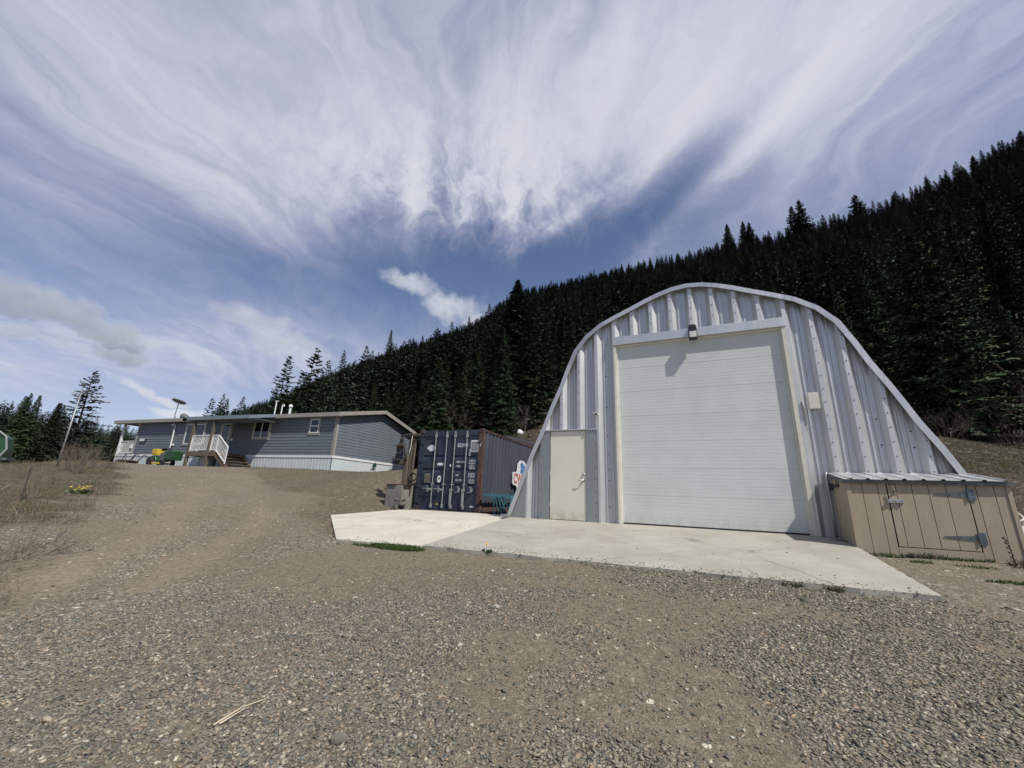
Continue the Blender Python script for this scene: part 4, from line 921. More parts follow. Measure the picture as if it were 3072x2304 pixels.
# ------------------------------------------------------------------ house
GZ = .90          # ground lies this far under the skirting's top
hs = thing('modular_house', 'long low slate blue house with white skirting and shallow gable roof', 'house', tuple(H0 - np.array([0, 0, GZ])), YH)
WD = 7.62; UL = -18.6; ULp = -20.45; HW = 2.40
def lap(mb, p0, p1, z0, z1, nrm, n=13, lap_=.015):
    """lap siding between two plan points, courses from z0 up to z1 (z1 may be a function of s)"""
    p0, p1, nrm = map(np.array, (p0, p1, nrm)); hgt = .1845
    k = 0
    while True:
        za = z0 + k * hgt
        zb = za + hgt
        # extent along the wall where this course exists (under a gable)
        if callable(z1):
            ss = [s for s in np.linspace(0, 1, 161) if z1(s) > za + .01]
            if not ss: break
            s0, s1 = ss[0], ss[-1]; s0b = [s for s in np.linspace(0, 1, 161) if z1(s) > zb]; 
            t0, t1 = (s0b[0], s0b[-1]) if s0b else (.5, .5)
            zt = zb
            if not s0b: zt = max(z1(s) for s in np.linspace(0, 1, 41))
        else:
            if za >= z1 - .01: break
            s0, s1, t0, t1 = 0, 1, 0, 1; zt = min(zb, z1)
        A = p0 + (p1 - p0) * s0; B = p0 + (p1 - p0) * s1; A2 = p0 + (p1 - p0) * t0; B2 = p0 + (p1 - p0) * t1
        o = nrm * lap_; i_ = nrm * -.02; zg_ = zt - .018
        mb.add([(*(A + o), za), (*(B + o), za), (*(B2 + o * .2), zg_), (*(A2 + o * .2), zg_), (*(B2 + i_), zg_), (*(A2 + i_), zg_), (*(B2 + i_), zt), (*(A2 + i_), zt), (*(A + i_), za), (*(B + i_), za)], [(0, 1, 2, 3), (3, 2, 4, 5), (5, 4, 6, 7), (0, 8, 9, 1)])
        k += 1
mb = MB(); lap(mb, (UL, 0), (0, 0), GZ + .0, GZ + HW, (0, -1)); mb.build('wall', M_sid, hs)
RIDGE_N = 3.95; PIT = .225
mb = MB(); lap(mb, (0, 0), (0, WD), GZ + .0, lambda s: GZ + HW + .02 + PIT * (s * WD if s * WD < RIDGE_N else (2 * RIDGE_N - s * WD)), (1, 0)); mb.build('wall', M_sid, hs, label='sunlit gable end wall')
MB().box(UL + .03, -.05, .05, WD - .04, .1, GZ + HW - .02).build('house_core', M_black, hs)
mb = MB(); lap(mb, (UL, 0), (UL, WD), GZ, GZ + HW, (-1, 0)); mb.build('wall', M_sid, hs)
mb = MB(); mb.prism([(0.02, GZ + HW - .03), (WD - .02, GZ + HW - .03), (RIDGE_N, GZ + HW + PIT * RIDGE_N - .02)], lambda a, b: (-.05, a, b), lambda a, b: (-.10, a, b)); fixn(mb.build('gable_core', M_sid, hs))
mb = MB(); mb.box(-.14, .032, -.034, -.0, GZ, GZ + HW); mb.box(.0, .034, -.034, .13, GZ, GZ + HW + .03); mb.build('corner_board', M_fas, hs)
MB().box(UL - .02, UL + .14, -.034, .02, GZ, GZ + HW - .15).build('corner_board', M_fas, hs)
# skirting, ribbed
mb = MB(); n = int((0 - ULp) / .06)
for i in range(n + 1):
    x = ULp + (0 - ULp) * i / n; o_ = -.012 if i % 4 in (0,) else 0; mb.v += [(x, -.01 + o_, -.35), (x, -.01 + o_, GZ - .13)]
for i in range(n): mb.f.append([2 * i, 2 * i + 2, 2 * i + 3, 2 * i + 1]); mb.m.append(0)
mb.build('skirting', M_skirt, hs)
mb = MB(); n = int(WD / .06)
for i in range(n + 1):
    x = WD * i / n; o_ = .012 if i % 3 == 0 else 0; mb.v += [(.01 + o_, x, -.35), (.01 + o_, x, GZ - .13)]
for i in range(n): mb.f.append([2 * i, 2 * i + 2, 2 * i + 3, 2 * i + 1]); mb.m.append(0)
mb.build('skirting', M_skirt, hs)
MB().box(ULp + .0, ULp + .02, -.01, WD, -.35, GZ - .13).build('skirting', M_skirt, hs)
MB().box(ULp - .02, .05, -.045, .0, GZ - .13, GZ - .0).build('skirting_cap', M_white, hs)
MB().box(.0, .052, -.04, WD, GZ - .13, GZ - .0).build('skirting_cap', M_white, hs)
MB().box(ULp + .5, ULp + 1.05, -.03, -.008, .12, .30).build('crawl_vent', M_black, hs)
for x in (-17.55, -19.1): MB().box(x - .02, x + .02, -.03, -.008, .05, GZ - .13).build('skirting_seam', M_flash, hs)
MB().box(.02, .035, 5.93, 5.97, .05, GZ - .13).build('skirting_seam', M_flash, hs)
# roof
OH = .32; ROH = .34; eaz = GZ + HW + .14 - PIT * OH; rz = GZ + HW + .14 + PIT * RIDGE_N; bz = rz - PIT * (WD + OH - RIDGE_N)
XL = -21.15; mb = MB()
for x in (XL, ROH): mb.v += [(x, -OH, eaz), (x, RIDGE_N, rz), (x, WD + OH, bz), (x, -OH, eaz + .05), (x, RIDGE_N, rz + .05), (x, WD + OH, bz + .05)]
mb.f = [[0, 1, 7, 6], [1, 2, 8, 7], [3, 9, 10, 4], [4, 10, 11, 5], [0, 6, 9, 3], [2, 5, 11, 8], [0, 3, 4, 1], [1, 4, 5, 2], [6, 7, 10, 9], [7, 8, 11, 10]]; mb.m = [0] * 10
fixn(mb.build('roof', M_roof, hs))
def fascia(x0, x1, y, z, m_): return MB().box(x0, x1, y - .012, y + .012, z - .20, z + .035).build('fascia', m_, hs)
fascia(XL, -13.4, -OH - .012, eaz + .01, M_fas); fascia(-7.5, ROH + .02, -OH - .012, eaz + .01, M_fas)
fascia(XL, ROH, WD + OH + .012, bz + .01, M_fas)
MB().box(XL + .02, ROH, -OH + .01, .0, eaz - .19, eaz - .17).build('soffit', M_fas, hs)
for x in (ROH + .014, XL - .014):
    mb = MB(); y0_, y1_ = -OH - .02, WD + OH + .02
    mb.prism([(y0_, eaz - .19), (y0_, eaz + .045), (RIDGE_N, rz + .052), (y1_, bz + .045), (y1_, bz - .19), (RIDGE_N, rz - .19)], lambda a, b: (x - .014, a, b), lambda a, b: (x + .014, a, b))
    fixn(mb.build('barge_board', M_fas, hs))
mb = MB(); mb.add([(0, 0 - OH, eaz - .02), (ROH, -OH, eaz - .02), (ROH, RIDGE_N, rz - .02), (0, RIDGE_N, rz - .02), (ROH, WD + OH, bz - .02), (0, WD + OH, bz - .02)], [(0, 1, 2, 3), (3, 2, 4, 5)]); mb.build('soffit', M_fas, hs)
# windows
def window(x0, x1, z0, z1, tw, mull='v', nm='window', frame_m=None):
    z0 += GZ; z1 += GZ
    mb = MB(); y0 = -.045
    mb.box(x0, x1, y0, .02, z1 - tw, z1); mb.box(x0, x1, y0, .02, z0, z0 + tw); mb.box(x0, x0 + tw, y0, .02, z0 + tw, z1 - tw); mb.box(x1 - tw, x1, y0, .02, z0 + tw, z1 - tw)
    wo_ = mb.build(nm, M_fas, hs, bevel=.004)
    a, b_, c, d = x0 + tw, x1 - tw, z0 + tw, z1 - tw; f = .05; mb = MB(); y1 = -.055
    mb.box(a, b_, y1, .0, d - f, d); mb.box(a, b_, y1, 0, c, c + f); mb.box(a, a + f, y1, 0, c + f, d - f); mb.box(b_ - f, b_, y1, 0, c + f, d - f)
    if mull == 'v': mb.box((a + b_) / 2 - .035, (a + b_) / 2 + .035, y1 + .004, 0, c + f, d - f)
    else: mb.box(a + f, b_ - f, y1 + .004, 0, (c + d) / 2 - .035, (c + d) / 2 + .035)
    mb.build('frame', M_white, wo_)
    MB().box(a + f, b_ - f, -.034, -.02, c + f, d - f).build('pane', M_glass, wo_)
    return wo_
window(-6.80, -5.20, .93, 2.31, .13); window(-2.12, -1.22, 1.22, 2.30, .12, 'h'); window(-13.3, -11.2, .62, 2.22, .12)
# front door
mb = MB(); mb.box(-9.83, -9.68, -.05, .02, GZ + .02, GZ + 2.24); mb.box(-8.82, -8.62, -.05, .02, GZ + .02, GZ + 2.24); mb.box(-9.68, -8.82, -.05, .02, GZ + 2.10, GZ + 2.24); mb.build('door_trim', M_fas, hs)
fd = MB().box(-9.68, -8.82, -.035, .0, GZ + .03, GZ + 2.10).build('front_door', M_cream, hs)
MB().box(-9.53, -8.97, -.045, -.034, GZ + .28, GZ + 1.12).build('pane', M_glass, fd); MB().box(-9.53, -8.97, -.045, -.034, GZ + 1.17, GZ + 1.98).build('pane', M_glass, fd)
# fittings on the walls
mb = MB(); mb.box(-17.95, -17.35, -.10, -.02, GZ + .95, GZ + 1.13); mb.build('meter_box', M_white, hs, bevel=.01); MB().box(-17.37, -17.28, -.11, -.03, GZ + .95, GZ + 1.12).build('meter_cover', M_black, hs)
mb = MB(); mb.tube([(-14.75, -.12, GZ + 2.05), (-14.5, -.14, GZ + 2.14), (-14.35, -.12, GZ + 2.02), (-14.35, -.09, GZ + .62), (-14.38, -.08, GZ + .45)], .045, 8); mb.box(-14.3, -14.12, -.1, -.03, GZ + .62, GZ + .74); mb.build('service_mast', M_white, hs, smooth=False)
mb = MB(); mb.tube([(-8.22 + .17 * math.cos(a), -.10, GZ + 1.98 + .17 * math.sin(a)) for a in np.linspace(0, 6.283, 17)], .035, 6, cap=False); mb.build('porch_wreath', M_fasg, hs); MB().box(-8.62, -8.42, -.06, -.02, GZ + .92, GZ + 1.05).build('outlet_box', M_white, hs)
for k_, (x, h_, r_) in enumerate([(-6.45, .98, .04), (-5.85, .66, .04), (-5.1, .58, .075)]):
    yv = 1.0; zr_ = eaz + PIT * (yv + OH); mb = MB(); mb.tube([(x, yv, zr_), (x, yv, zr_ + h_)], r_, 10)
    if k_ == 0: mb.tube([(x - .12, yv, zr_ + h_), (x + .14, yv, zr_ + h_)], .035, 8)
    if k_ == 1: mb.tube([(x, yv, zr_ + h_ - .01), (x + .05, yv, zr_ + h_ + .06), (x + .13, yv, zr_ + h_ + .05), (x + .15, yv, zr_ + h_ - .08)], .04, 8)
    if k_ == 2: mb.lathe([(.13, -.06), (.13, .02), (.05, .13)], (x, yv, zr_ + h_), (0, 0, 1), 12); mb.lathe([(.085, .0), (.085, .02)], (x, yv, zr_ + h_ - .16), (0, 0, 1), 12)
    mb.build('vent_pipe', M_white, hs, smooth=False)
# covered porch at the far end of the house
MB().box(ULp, UL, .0, WD, GZ - .06, GZ - .0).build('porch_floor', M_wood2, hs)
MB().box(ULp - .02, ULp + .12, -.03, .10, GZ, GZ + HW - .12).build('porch_post', M_white, hs); MB().box(ULp - .02, ULp + .12, WD - .1, WD, GZ, GZ + HW - .12).build('porch_post', M_white, hs)
MB().box(ULp - .1, UL, -.02, .10, GZ + HW - .13, GZ + HW + .02).build('porch_beam', M_fas, hs); MB().box(ULp - .1, ULp + .02, 0, WD, GZ + HW - .13, GZ + HW + .02).build('porch_beam', M_fas, hs)
def railing(par, p0, p1, h=.98, zb=.10, step=.115, name='railing', bm=.03):
    p0, p1 = np.array(p0, float), np.array(p1, float); L = np.linalg.norm((p1 - p0)[:2]); n = max(2, int(L / step)); mb = MB(); up = np.array([0, 0, 1])
    mb.beam(p0 + up * h, p1 + up * h, .055, .05); mb.beam(p0 + up * zb, p1 + up * zb, .045, .045)
    for i in range(1, n): q = p0 + (p1 - p0) * i / n; mb.beam(q + up * zb, q + up * h, .022, .022, up=(1, 0, 0))
    for q in (p0, p1): mb.beam(q + up * .0, q + up * (h + .02), .05, .05, up=(1, 0, 0))
    return mb.build(name, M_white, par)
railing(hs, (ULp + .14, .03, GZ), (UL - .06, .03, GZ), step=.125)
railing(hs, (ULp + .05, .2, GZ), (ULp + .05, WD - .2, GZ), step=1.2)
MB().box(-18.95, -18.75, -.06, .0, GZ + .45, GZ + .72).build('porch_sign', M_white, hs)

# entrance deck with its own roof
dk = thing('entrance_deck', 'raised brown wooden deck with white railings, steps and two timber posts', 'deck', tuple(HS(-7.6, 0, -.92)), YH)
def X(u): return u + 7.6
DO = 1.95; G = .92
mb = MB()
for i in range(14): mb.box(X(-9.35), X(-6.95), -.14 * (i + 1) + .0, -.14 * i - .012, G - .04, G - .005)
mb.build('deck_boards', M_wood2, dk); mb = MB(); mb.box(X(-9.37), X(-6.93), -DO - .06, -DO - .02, G - .26, G - .012); mb.box(X(-6.97), X(-6.93), -DO, -.05, G - .26, G - .012); mb.box(X(-9.37), X(-9.33), -DO, -.05, G - .26, G - .012); mb.build('joist', M_wood2, dk)
for u in (-9.35, -7.57):
    MB().obox((X(u), -DO - .0, G / 2 + 1.02), (.075, 0, 0), (0, .075, 0), (0, 0, G / 2 + 1.16)).build('post', M_wood, dk, bevel=.008)
railing(dk, (X(-9.24), -DO, G), (X(-7.68), -DO, G)); railing(dk, (X(-7.45), -DO, G), (X(-6.98), -DO, G)); railing(dk, (X(-9.30), -DO + .1, G), (X(-9.30), -.12, G), step=.6)
railing(dk, (X(-6.95), -DO, G), (X(-5.98), -DO, G - .72), h=.98, zb=.08)
mb = MB()
for i in range(5): xx = X(-6.90) + .25 * i; mb.box(xx, xx + .30, -DO + .02, -.35, G - .20 - .175 * i, G - .165 - .175 * i)
mb.build('step', M_wood2, dk); mb = MB()
for yy in (-DO + .04, -.36): mb.beam((X(-6.95), yy, G - .20), (X(-5.66), yy, G - 1.02), .04, .24)
mb.build('stringer', M_wood2, dk)
MB().box(X(-6.1), X(-5.3), -DO - .1, -.3, -.06, .05).build('bottom_step', M_wood2, dk)
mb = MB(); yy0, yy1 = -OH, -DO - .12; za_, zb_ = eaz + .055 - GZ + G, eaz + .055 - PIT * (yy0 - yy1) - GZ + G
x0, x1 = X(-10.0), X(-4.62)
mb.prism([(yy0 + .3, za_ + .3 * PIT), (yy1, zb_), (yy1, zb_ - .09), (yy0 + .0, za_ - .09 + .0)], lambda a, b: (x0, a, b), lambda a, b: (x1, a, b)); fixn(mb.build('porch_roof', M_roof, dk))
MB().box(x0 - .02, x1 + .02, yy1 - .03, yy1 - .002, zb_ - .20, zb_ + .02).build('fascia', M_fasg, dk)
for x in (x0 - .012, x1 + .012):
    mb = MB(); mb.prism([(yy0, za_ + .01), (yy1, zb_ + .01), (yy1, zb_ - .19), (yy0, za_ - .19)], lambda a, b: (x - .012, a, b), lambda a, b: (x + .012, a, b)); fixn(mb.build('barge_board', M_fasg, dk))
MB().box(x0 + .3, x1 - .3, -DO - .06, -DO + .06, zb_ - .28, zb_ - .10).build('beam', M_wood2, dk)
MB().box(x0, x1, yy1 + .02, yy0, zb_ - .115, zb_ - .095).build('ceiling', M_fasg, dk)

# satellite dishes on the roof edge
d1 = thing('satellite_dish', 'flat round grey satellite dish tilted back on a short pole at the eave', 'satellite dish', tuple(HS(-14.5, .22, 2.35)), YH)
mb = MB(); mb.tube([(0, .0, .0), (.0, -.02, .45), (.10, -.04, 1.35)], .028, 8); mb.tube([(-.18, .05, .0), (.0, -.0, .42)], .02, 6); mb.tube([(.22, .05, .0), (.0, -.0, .42)], .02, 6); mb.build('mast', M_galvd, d1)
mb = MB(); mb.lathe([(.03, -.10), (.12, -.06), (.42, -.035), (.44, .0), (.43, .015), (.0, .02)], (.12, -.05, 1.42), (0, .30, 1), 28); fixn(mb.build('dish', M_dish, d1))
d2 = thing('satellite_dish', 'dark domed satellite dish lying low behind the eave', 'satellite dish', tuple(HS(-15.5, -1.1, 2.42)), YH)
mb = MB(); mb.lathe([(.05, -.16), (.28, -.12), (.46, -.02), (.47, .01), (.30, -.07), (.05, -.11)], (0, 0, .34), (-.15, .8, .55), 24); fixn(mb.build('dish', M_dish, d2)); mb = MB(); mb.tube([(0, 0, -.1), (0, 0, .22)], .03, 8); mb.build('mast', M_galvd, d2)
hr = thing('hose_tap', 'green hose tap fitting on the white skirting of the gable end', 'tap', tuple(HS(.05, -3.75, -.25)), YH)
mb = MB(); mb.box(.0, .14, -.11, .10, -.12, .06); mb.tube([(.05, 0, .05), (.12, 0, .16)], .03, 7); mb.tube([(.1, -.1, -.06), (.2, -.35, -.03)], .03, 6); mb.build('tap_body', M_green, hr, bevel=.01); mb = MB(); mb.tube([(.12, .02, -.1), (.13, .02, -.42)], .014, 6); mb.build('hose', M_flash, hr)

# ------------------------------------------------------------------ garden machines in front of the house
def on(u, d): p = HS(u, d); return (p[0], p[1], gz(p[0], p[1]))
lm = thing('ride_on_mower', 'green ride on mower with yellow seat parked beside the deck', 'mower', on(-10.75, 2.3), YH); lm.scale = (.82, .9, .92)
mb = MB(); mb.prism([(-1.35, .42), (-1.30, .62), (-1.05, .66), (-.70, .60), (-.55, .36), (-.35, .34), (-.15, .40), (-.10, .86), (.62, .86), (.72, .80), (.72, .34), (-.1, .26), (-1.2, .26)], lambda a, b: (a, -.24, b), lambda a, b: (a, .24, b)); fixn(mb.build('body', M_green, lm, bevel=.03))
for y_ in (-.40, .24):
    mb = MB(); mb.lathe([(.16, 0), (.27, .0), (.28, .05), (.28, .12), (.27, .17), (.16, .17)], (-1.05, y_, .275), (0, 1, 0), 20); mb.build('wheel', M_tyre, lm)
    mb = MB(); mb.lathe([(.10, 0), (.18, .0), (.19, .05), (.18, .12), (.10, .12)], (.42, y_ + .02, .19), (0, 1, 0), 18); mb.build('wheel', M_tyre, lm)
mb = MB(); mb.box(-1.18, -.62, -.22, .22, .68, .76); mb.obox((-.95, 0, .93), (.30, 0, .0), (0, .23, 0), (.0, 0, .17)); mb.build('seat', M_yel, lm, bevel=.05); mb = MB(); mb.tube([(-.12, 0, .86), (-.28, 0, 1.05)], .02, 6); mb.lathe([(.16, -.012), (.18, 0), (.16, .012)], (-.30, 0, 1.07), (-.6, 0, 1), 16); mb.build('steering_wheel', M_black, lm)
mb = MB(); mb.box(-.62, .12, -.42, .42, .09, .20); mb.build('mower_deck', M_yel, lm, bevel=.02)
MB().box(-.06, .3, -.30, .30, .34, .80).build('engine_cover', M_flash, lm, bevel=.02); mb = MB(); mb.prism([(.62, .36), (1.35, .36), (1.42, .92), (.9, 1.02), (.6, .94)], lambda a, b: (a, -.30, b), lambda a, b: (a, .32, b)); fixn(mb.build('grass_bin', M_green, lm, bevel=.03))
def barrow(lbl, u, d, m_, yaw_, sc=1.):
    t_ = thing('wheelbarrow', lbl, 'wheelbarrow', on(u, d), YH + yaw_); mb = MB()
    mb.prism([(-.50 * sc, .34), (.45 * sc, .30), (.60 * sc, .24), (.25 * sc, .06), (-.25 * sc, .06)], lambda a, b: (a, -.30, b), lambda a, b: (a, .30, b)); fixn(mb.build('tray', m_, t_, bevel=.03))
    for y_ in (-.24, .24): mb = MB(); mb.tube([(-.1, y_, .1), (.62, y_, .34), (.85, y_, .62), (1.0, y_, .66), (1.18, y_, .58)], .022, 7); mb.build('handle', M_black, t_)
    mb = MB(); mb.lathe([(.05, -.04), (.15, -.04), (.16, 0), (.15, .04), (.05, .04)], (-.62, 0, .16), (0, 1, 0), 16); mb.build('wheel', M_tyre, t_); return t_
barrow('rusty brown wheelbarrow with curved black handles by the skirting', -14.1, 2.4, M_rust, R(4)); barrow('grey wheelbarrow lying behind the rusty brown one', -15.6, 1.9, M_flash, R(-10), .8)
for i, (u, d, r_) in enumerate([(-20.9, 1.2, .26), (-20.3, 1.7, .2)]): rock('rock', (on(u, d)[0], on(u, d)[1], on(u, d)[2] + .05), r_, label='dark rounded rock at the far corner of the house skirting', group='rocks at the house corner', seed=40 + i)
lb = thing('barrel', 'grey corrugated metal barrel lying in shade under the deck', 'barrel', on(-8.55, 1.2), YH)
mb = MB(); mb.lathe([(.42, 0), (.44, .01), (.44, .72), (.42, .73)], (0, 0, 0), (0, 0, 1), 28); mb.build('barrel_body', M_galvd, lb)

# ------------------------------------------------------------------ left side things
def gpt(x, y, off=.02):
    d = pix_ray(x, y); h = math.hypot(d[0], d[1]); t_ = np.geomspace(1.2, 60, 5000); P_ = d[None] * t_[:, None] / h
    z_ = ground_z(P_[:, 0], P_[:, 1]); k_ = int(np.nonzero(P_[:, 2] < z_)[0][0]); return np.array([P_[k_, 0], P_[k_, 1], z_[k_] + off])
def px_at(x, y, dist):
    d = pix_ray(x, y); h = math.hypot(d[0], d[1]); return d * dist / h
pb = px_at(178, 1378, 24); pt = px_at(251, 1155, 24.6); base = np.array([pb[0], pb[1], gz(pb[0], pb[1]) - .1])
lp = thing('leaning_pole', 'tall pale metal pole leaning to the right in the dry grass', 'pole', tuple(base))
mb = MB(); mb.tube([(0, 0, 0), tuple(pt - base)], [.034, .026], 10); mb.build('shaft', M_galvd, lp, smooth=True); mb = MB(); q = pt - base; mb.lathe([(.07, -.03), (.08, .05), (.03, .09)], tuple(q), (0, 0, 1), 10); mb.tube([tuple(q * .93), tuple(q * .93 + np.array([.35, .1, -.02]))], .02, 6); mb.build('pole_cap', M_flash, lp)
gb = px_at(-105, 1392, 30); gt = thing('farm_trailer', 'green metal trailer with rounded end half hidden behind the grass bank', 'trailer', (gb[0], gb[1], gz(gb[0], gb[1])), R(40))
mb = MB(); mb.prism([(-2.2, .62), (1.10, .62), (1.12, 1.0), (1.0, 1.5), (.75, 1.72), (-2.2, 1.50)], lambda a, b: (a, -.7, b), lambda a, b: (a, .7, b)); fixn(mb.build('tub', M_green, gt, bevel=.03)); MB().box(-2.2, 1.25, -.75, .75, .52, .62).build('chassis', M_zinc, gt)
mb = MB(); mb.tube([(1.0, -.74, .62), (1.14, -.74, 1.0), (1.0, -.74, 1.55), (.75, -.74, 1.76)], .04, 6); mb.build('rim', M_dish, gt)
for x, y_ in ((-1.2, -.85), (-1.2, .65), (.7, -.85), (.7, .65)): mb = MB(); mb.lathe([(.18, 0), (.40, 0), (.42, .1), (.40, .2), (.18, .2)], (x, y_, .42), (0, 1, 0), 20); mb.build('wheel', M_tyre, gt)
sb_ = gpt(62, 1503, 0); sz = gz(sb_[0], sb_[1]); st_t = px_at(95, 1400, math.hypot(sb_[0], sb_[1]) + .1)
sk_ = thing('metal_stake', 'dark leaning metal stake driven into the dry brush', 'stake', (sb_[0], sb_[1], sz - .1)); mb = MB(); mb.beam((0, 0, 0), tuple(st_t - np.array([sb_[0], sb_[1], sz - .1])), .024, .024); mb.build('stake_shaft', M_iron, sk_)
q0, q1 = px_at(1512, 1322, 18.6), px_at(1600, 1342, 20)
cv = thing('culvert_pipe', 'black corrugated culvert pipe lying on the slope behind the container', 'pipe', tuple(q0)); dv = q1 + (q1 - q0) * .8 - q0; q_start = dv * .0; mb = MB(); pts_, rs_ = [], []
L_ = np.linalg.norm(dv * 2.2); nrib = int(L_ / .09)
for i in range(nrib * 2): pts_.append(q_start + dv * 2.2 * i / (nrib * 2)); rs_.append(.30 if i % 2 else .26)
mb.tube([tuple(p) for p in pts_], rs_, 16); mb.build('pipe_wall', M_black, cv)
p = gpt(1560, 1303, .10); rock('rock', tuple(p), .011 * math.hypot(p[0], p[1]), M_signw, 'white rock on the grass slope above the container', seed=5)
p = gpt(1590, 1312, .05); rock('rock', tuple(p), .15, M_rust, 'reddish rock showing beside the shed edge above the culvert', seed=6)
# white plastic pipe and sheet to the right of the box
wp = thing('plastic_pipe', 'white plastic pipe lying in the dry grass beyond the tan box', 'pipe', tuple(SH(6.35, .15, .28))); mb = MB(); mb.tube([(-.1, -.1, .12), (.5, -.2, .02), (1.3, -.5, -.10)], .022, 7); mb.build('pipe_length', M_white, wp)
hp = thing('wire_hoop', 'thin pale wire hoop lying in the dry grass beyond the tan box', 'hoop', tuple(SH(6.55, -.6, .55))); mb = MB(); mb.tube([(.24 * math.cos(a), .15 * math.sin(a), .12 * math.sin(a)) for a in np.linspace(0, 6.283, 25)], .014, 5, cap=False); mb.build('ring', M_rope, hp)
ws = thing('white_sheet', 'scrap of white sheet metal leaning behind the tan box', 'sheet', tuple(SH(6.2, .1, -.1)), YS); mb = MB(); mb.obox((.12, 0, .22), (.16, .05, 0), (-.01, .02, .0), (-.05, 0, .24)); mb.build('sheet_panel', M_white, ws)
stw = thing('straw_stalk', 'two long pale straw stalks lying on the gravel', 'stalk', (0, 0, 0)); mb = MB()
a0, a1, a2 = gpt(638, 2188), gpt(795, 2108), gpt(655, 2185); stw.location = tuple(a0)
mb.tube([(0, 0, 0), tuple((a1 - a0) * .5 + np.array([0, 0, .02])), tuple(a1 - a0)], [.006, .005, .003], 5); mb.tube([tuple(a2 - a0), tuple((a1 - a0) * .55 + np.array([.01, -.012, .012]))], [.006, .003], 5); mb.build('stem', M_straw, stw)
for x, y, r_, m_, lb_ in [(1475, 1826, .04, M_rock, 'dark grey stone lying beside a pale one on the gravel'), (1490, 1823, .033, M_pale, 'pale stone lying beside a dark grey one on the gravel'), (1015, 2225, .043, M_rock, 'large tan stone half sunk at the lower edge of the gravel'), (1380, 1938, .022, M_pale, 'small pale flat stone near the middle of the gravel')]:
    p = gpt(x, y, r_ * .25); rock('rock', tuple(p), r_, m_, lb_, seed=int(x), sq=(1, .9, .6))
# ------------------------------------------------------------------ conifers
def leafmat(name, c1, c2):
    m_ = bpy.data.materials.new(name); m_.use_nodes = True; t = NT(m_.node_tree); b = t.nodes['Principled BSDF']
    at = t.n('ShaderNodeAttribute'); at.attribute_name = 'tint'; sc = t.n('ShaderNodeSeparateColor'); t.put(sc.inputs[0], at.outputs['Color'])
    oi = t.n('ShaderNodeObjectInfo')
    c = t.mix(sc.outputs[0], c1, c2)
    c = t.vm('SCALE', c, s=t.m('ADD', .62, t.m('MULTIPLY', oi.outputs['Random'], .95)))
    hs_ = t.n('ShaderNodeHueSaturation'); t.put(hs_.inputs['Color'], c); t.put(hs_.inputs['Hue'], t.m('ADD', .485, t.m('MULTIPLY', t.m('FRACT', t.m('MULTIPLY', oi.outputs['Random'], 7.3)), .03)))
    dead = t.m('MULTIPLY', t.m('GREATER_THAN', t.m('FRACT', t.m('MULTIPLY', oi.outputs['Random'], 13.7)), .955), .75)
    t.put(b.inputs['Base Color'], t.mix(dead if 'forest' in name else 0., hs_.outputs[0], (.075, .062, .046))); b.inputs['Roughness'].default_value = .9; b.inputs['Specular IOR Level'].default_value = .08
    ob = t.vm('MULTIPLY', t.n('ShaderNodeTexCoord').outputs['Object'], (1, 1, 0)); ob = t.vm('ADD', t.vm('NORMALIZE', ob), (0, 0, .55))
    vt_ = t.n('ShaderNodeVectorTransform'); vt_.vector_type = 'NORMAL'; vt_.convert_from = 'OBJECT'; vt_.convert_to = 'WORLD'; t.put(vt_.inputs[0], ob)
    nn_ = t.vm('NORMALIZE', t.vm('ADD', t.vm('SCALE', t.vm('NORMALIZE', vt_.outputs[0]), s=1.), t.vm('SCALE', t.n('ShaderNodeNewGeometry').outputs['Normal'], s=.32)))
    t.put(b.inputs['Normal'], nn_)
    return m_
M_fir = leafmat('fir_needles', (.027, .042, .023), (.068, .095, .047))
M_firf = leafmat('forest_needles', (.038, .054, .036), (.076, .102, .066))
M_pine = leafmat('grey_pine_needles', (.018, .024, .018), (.038, .048, .032))
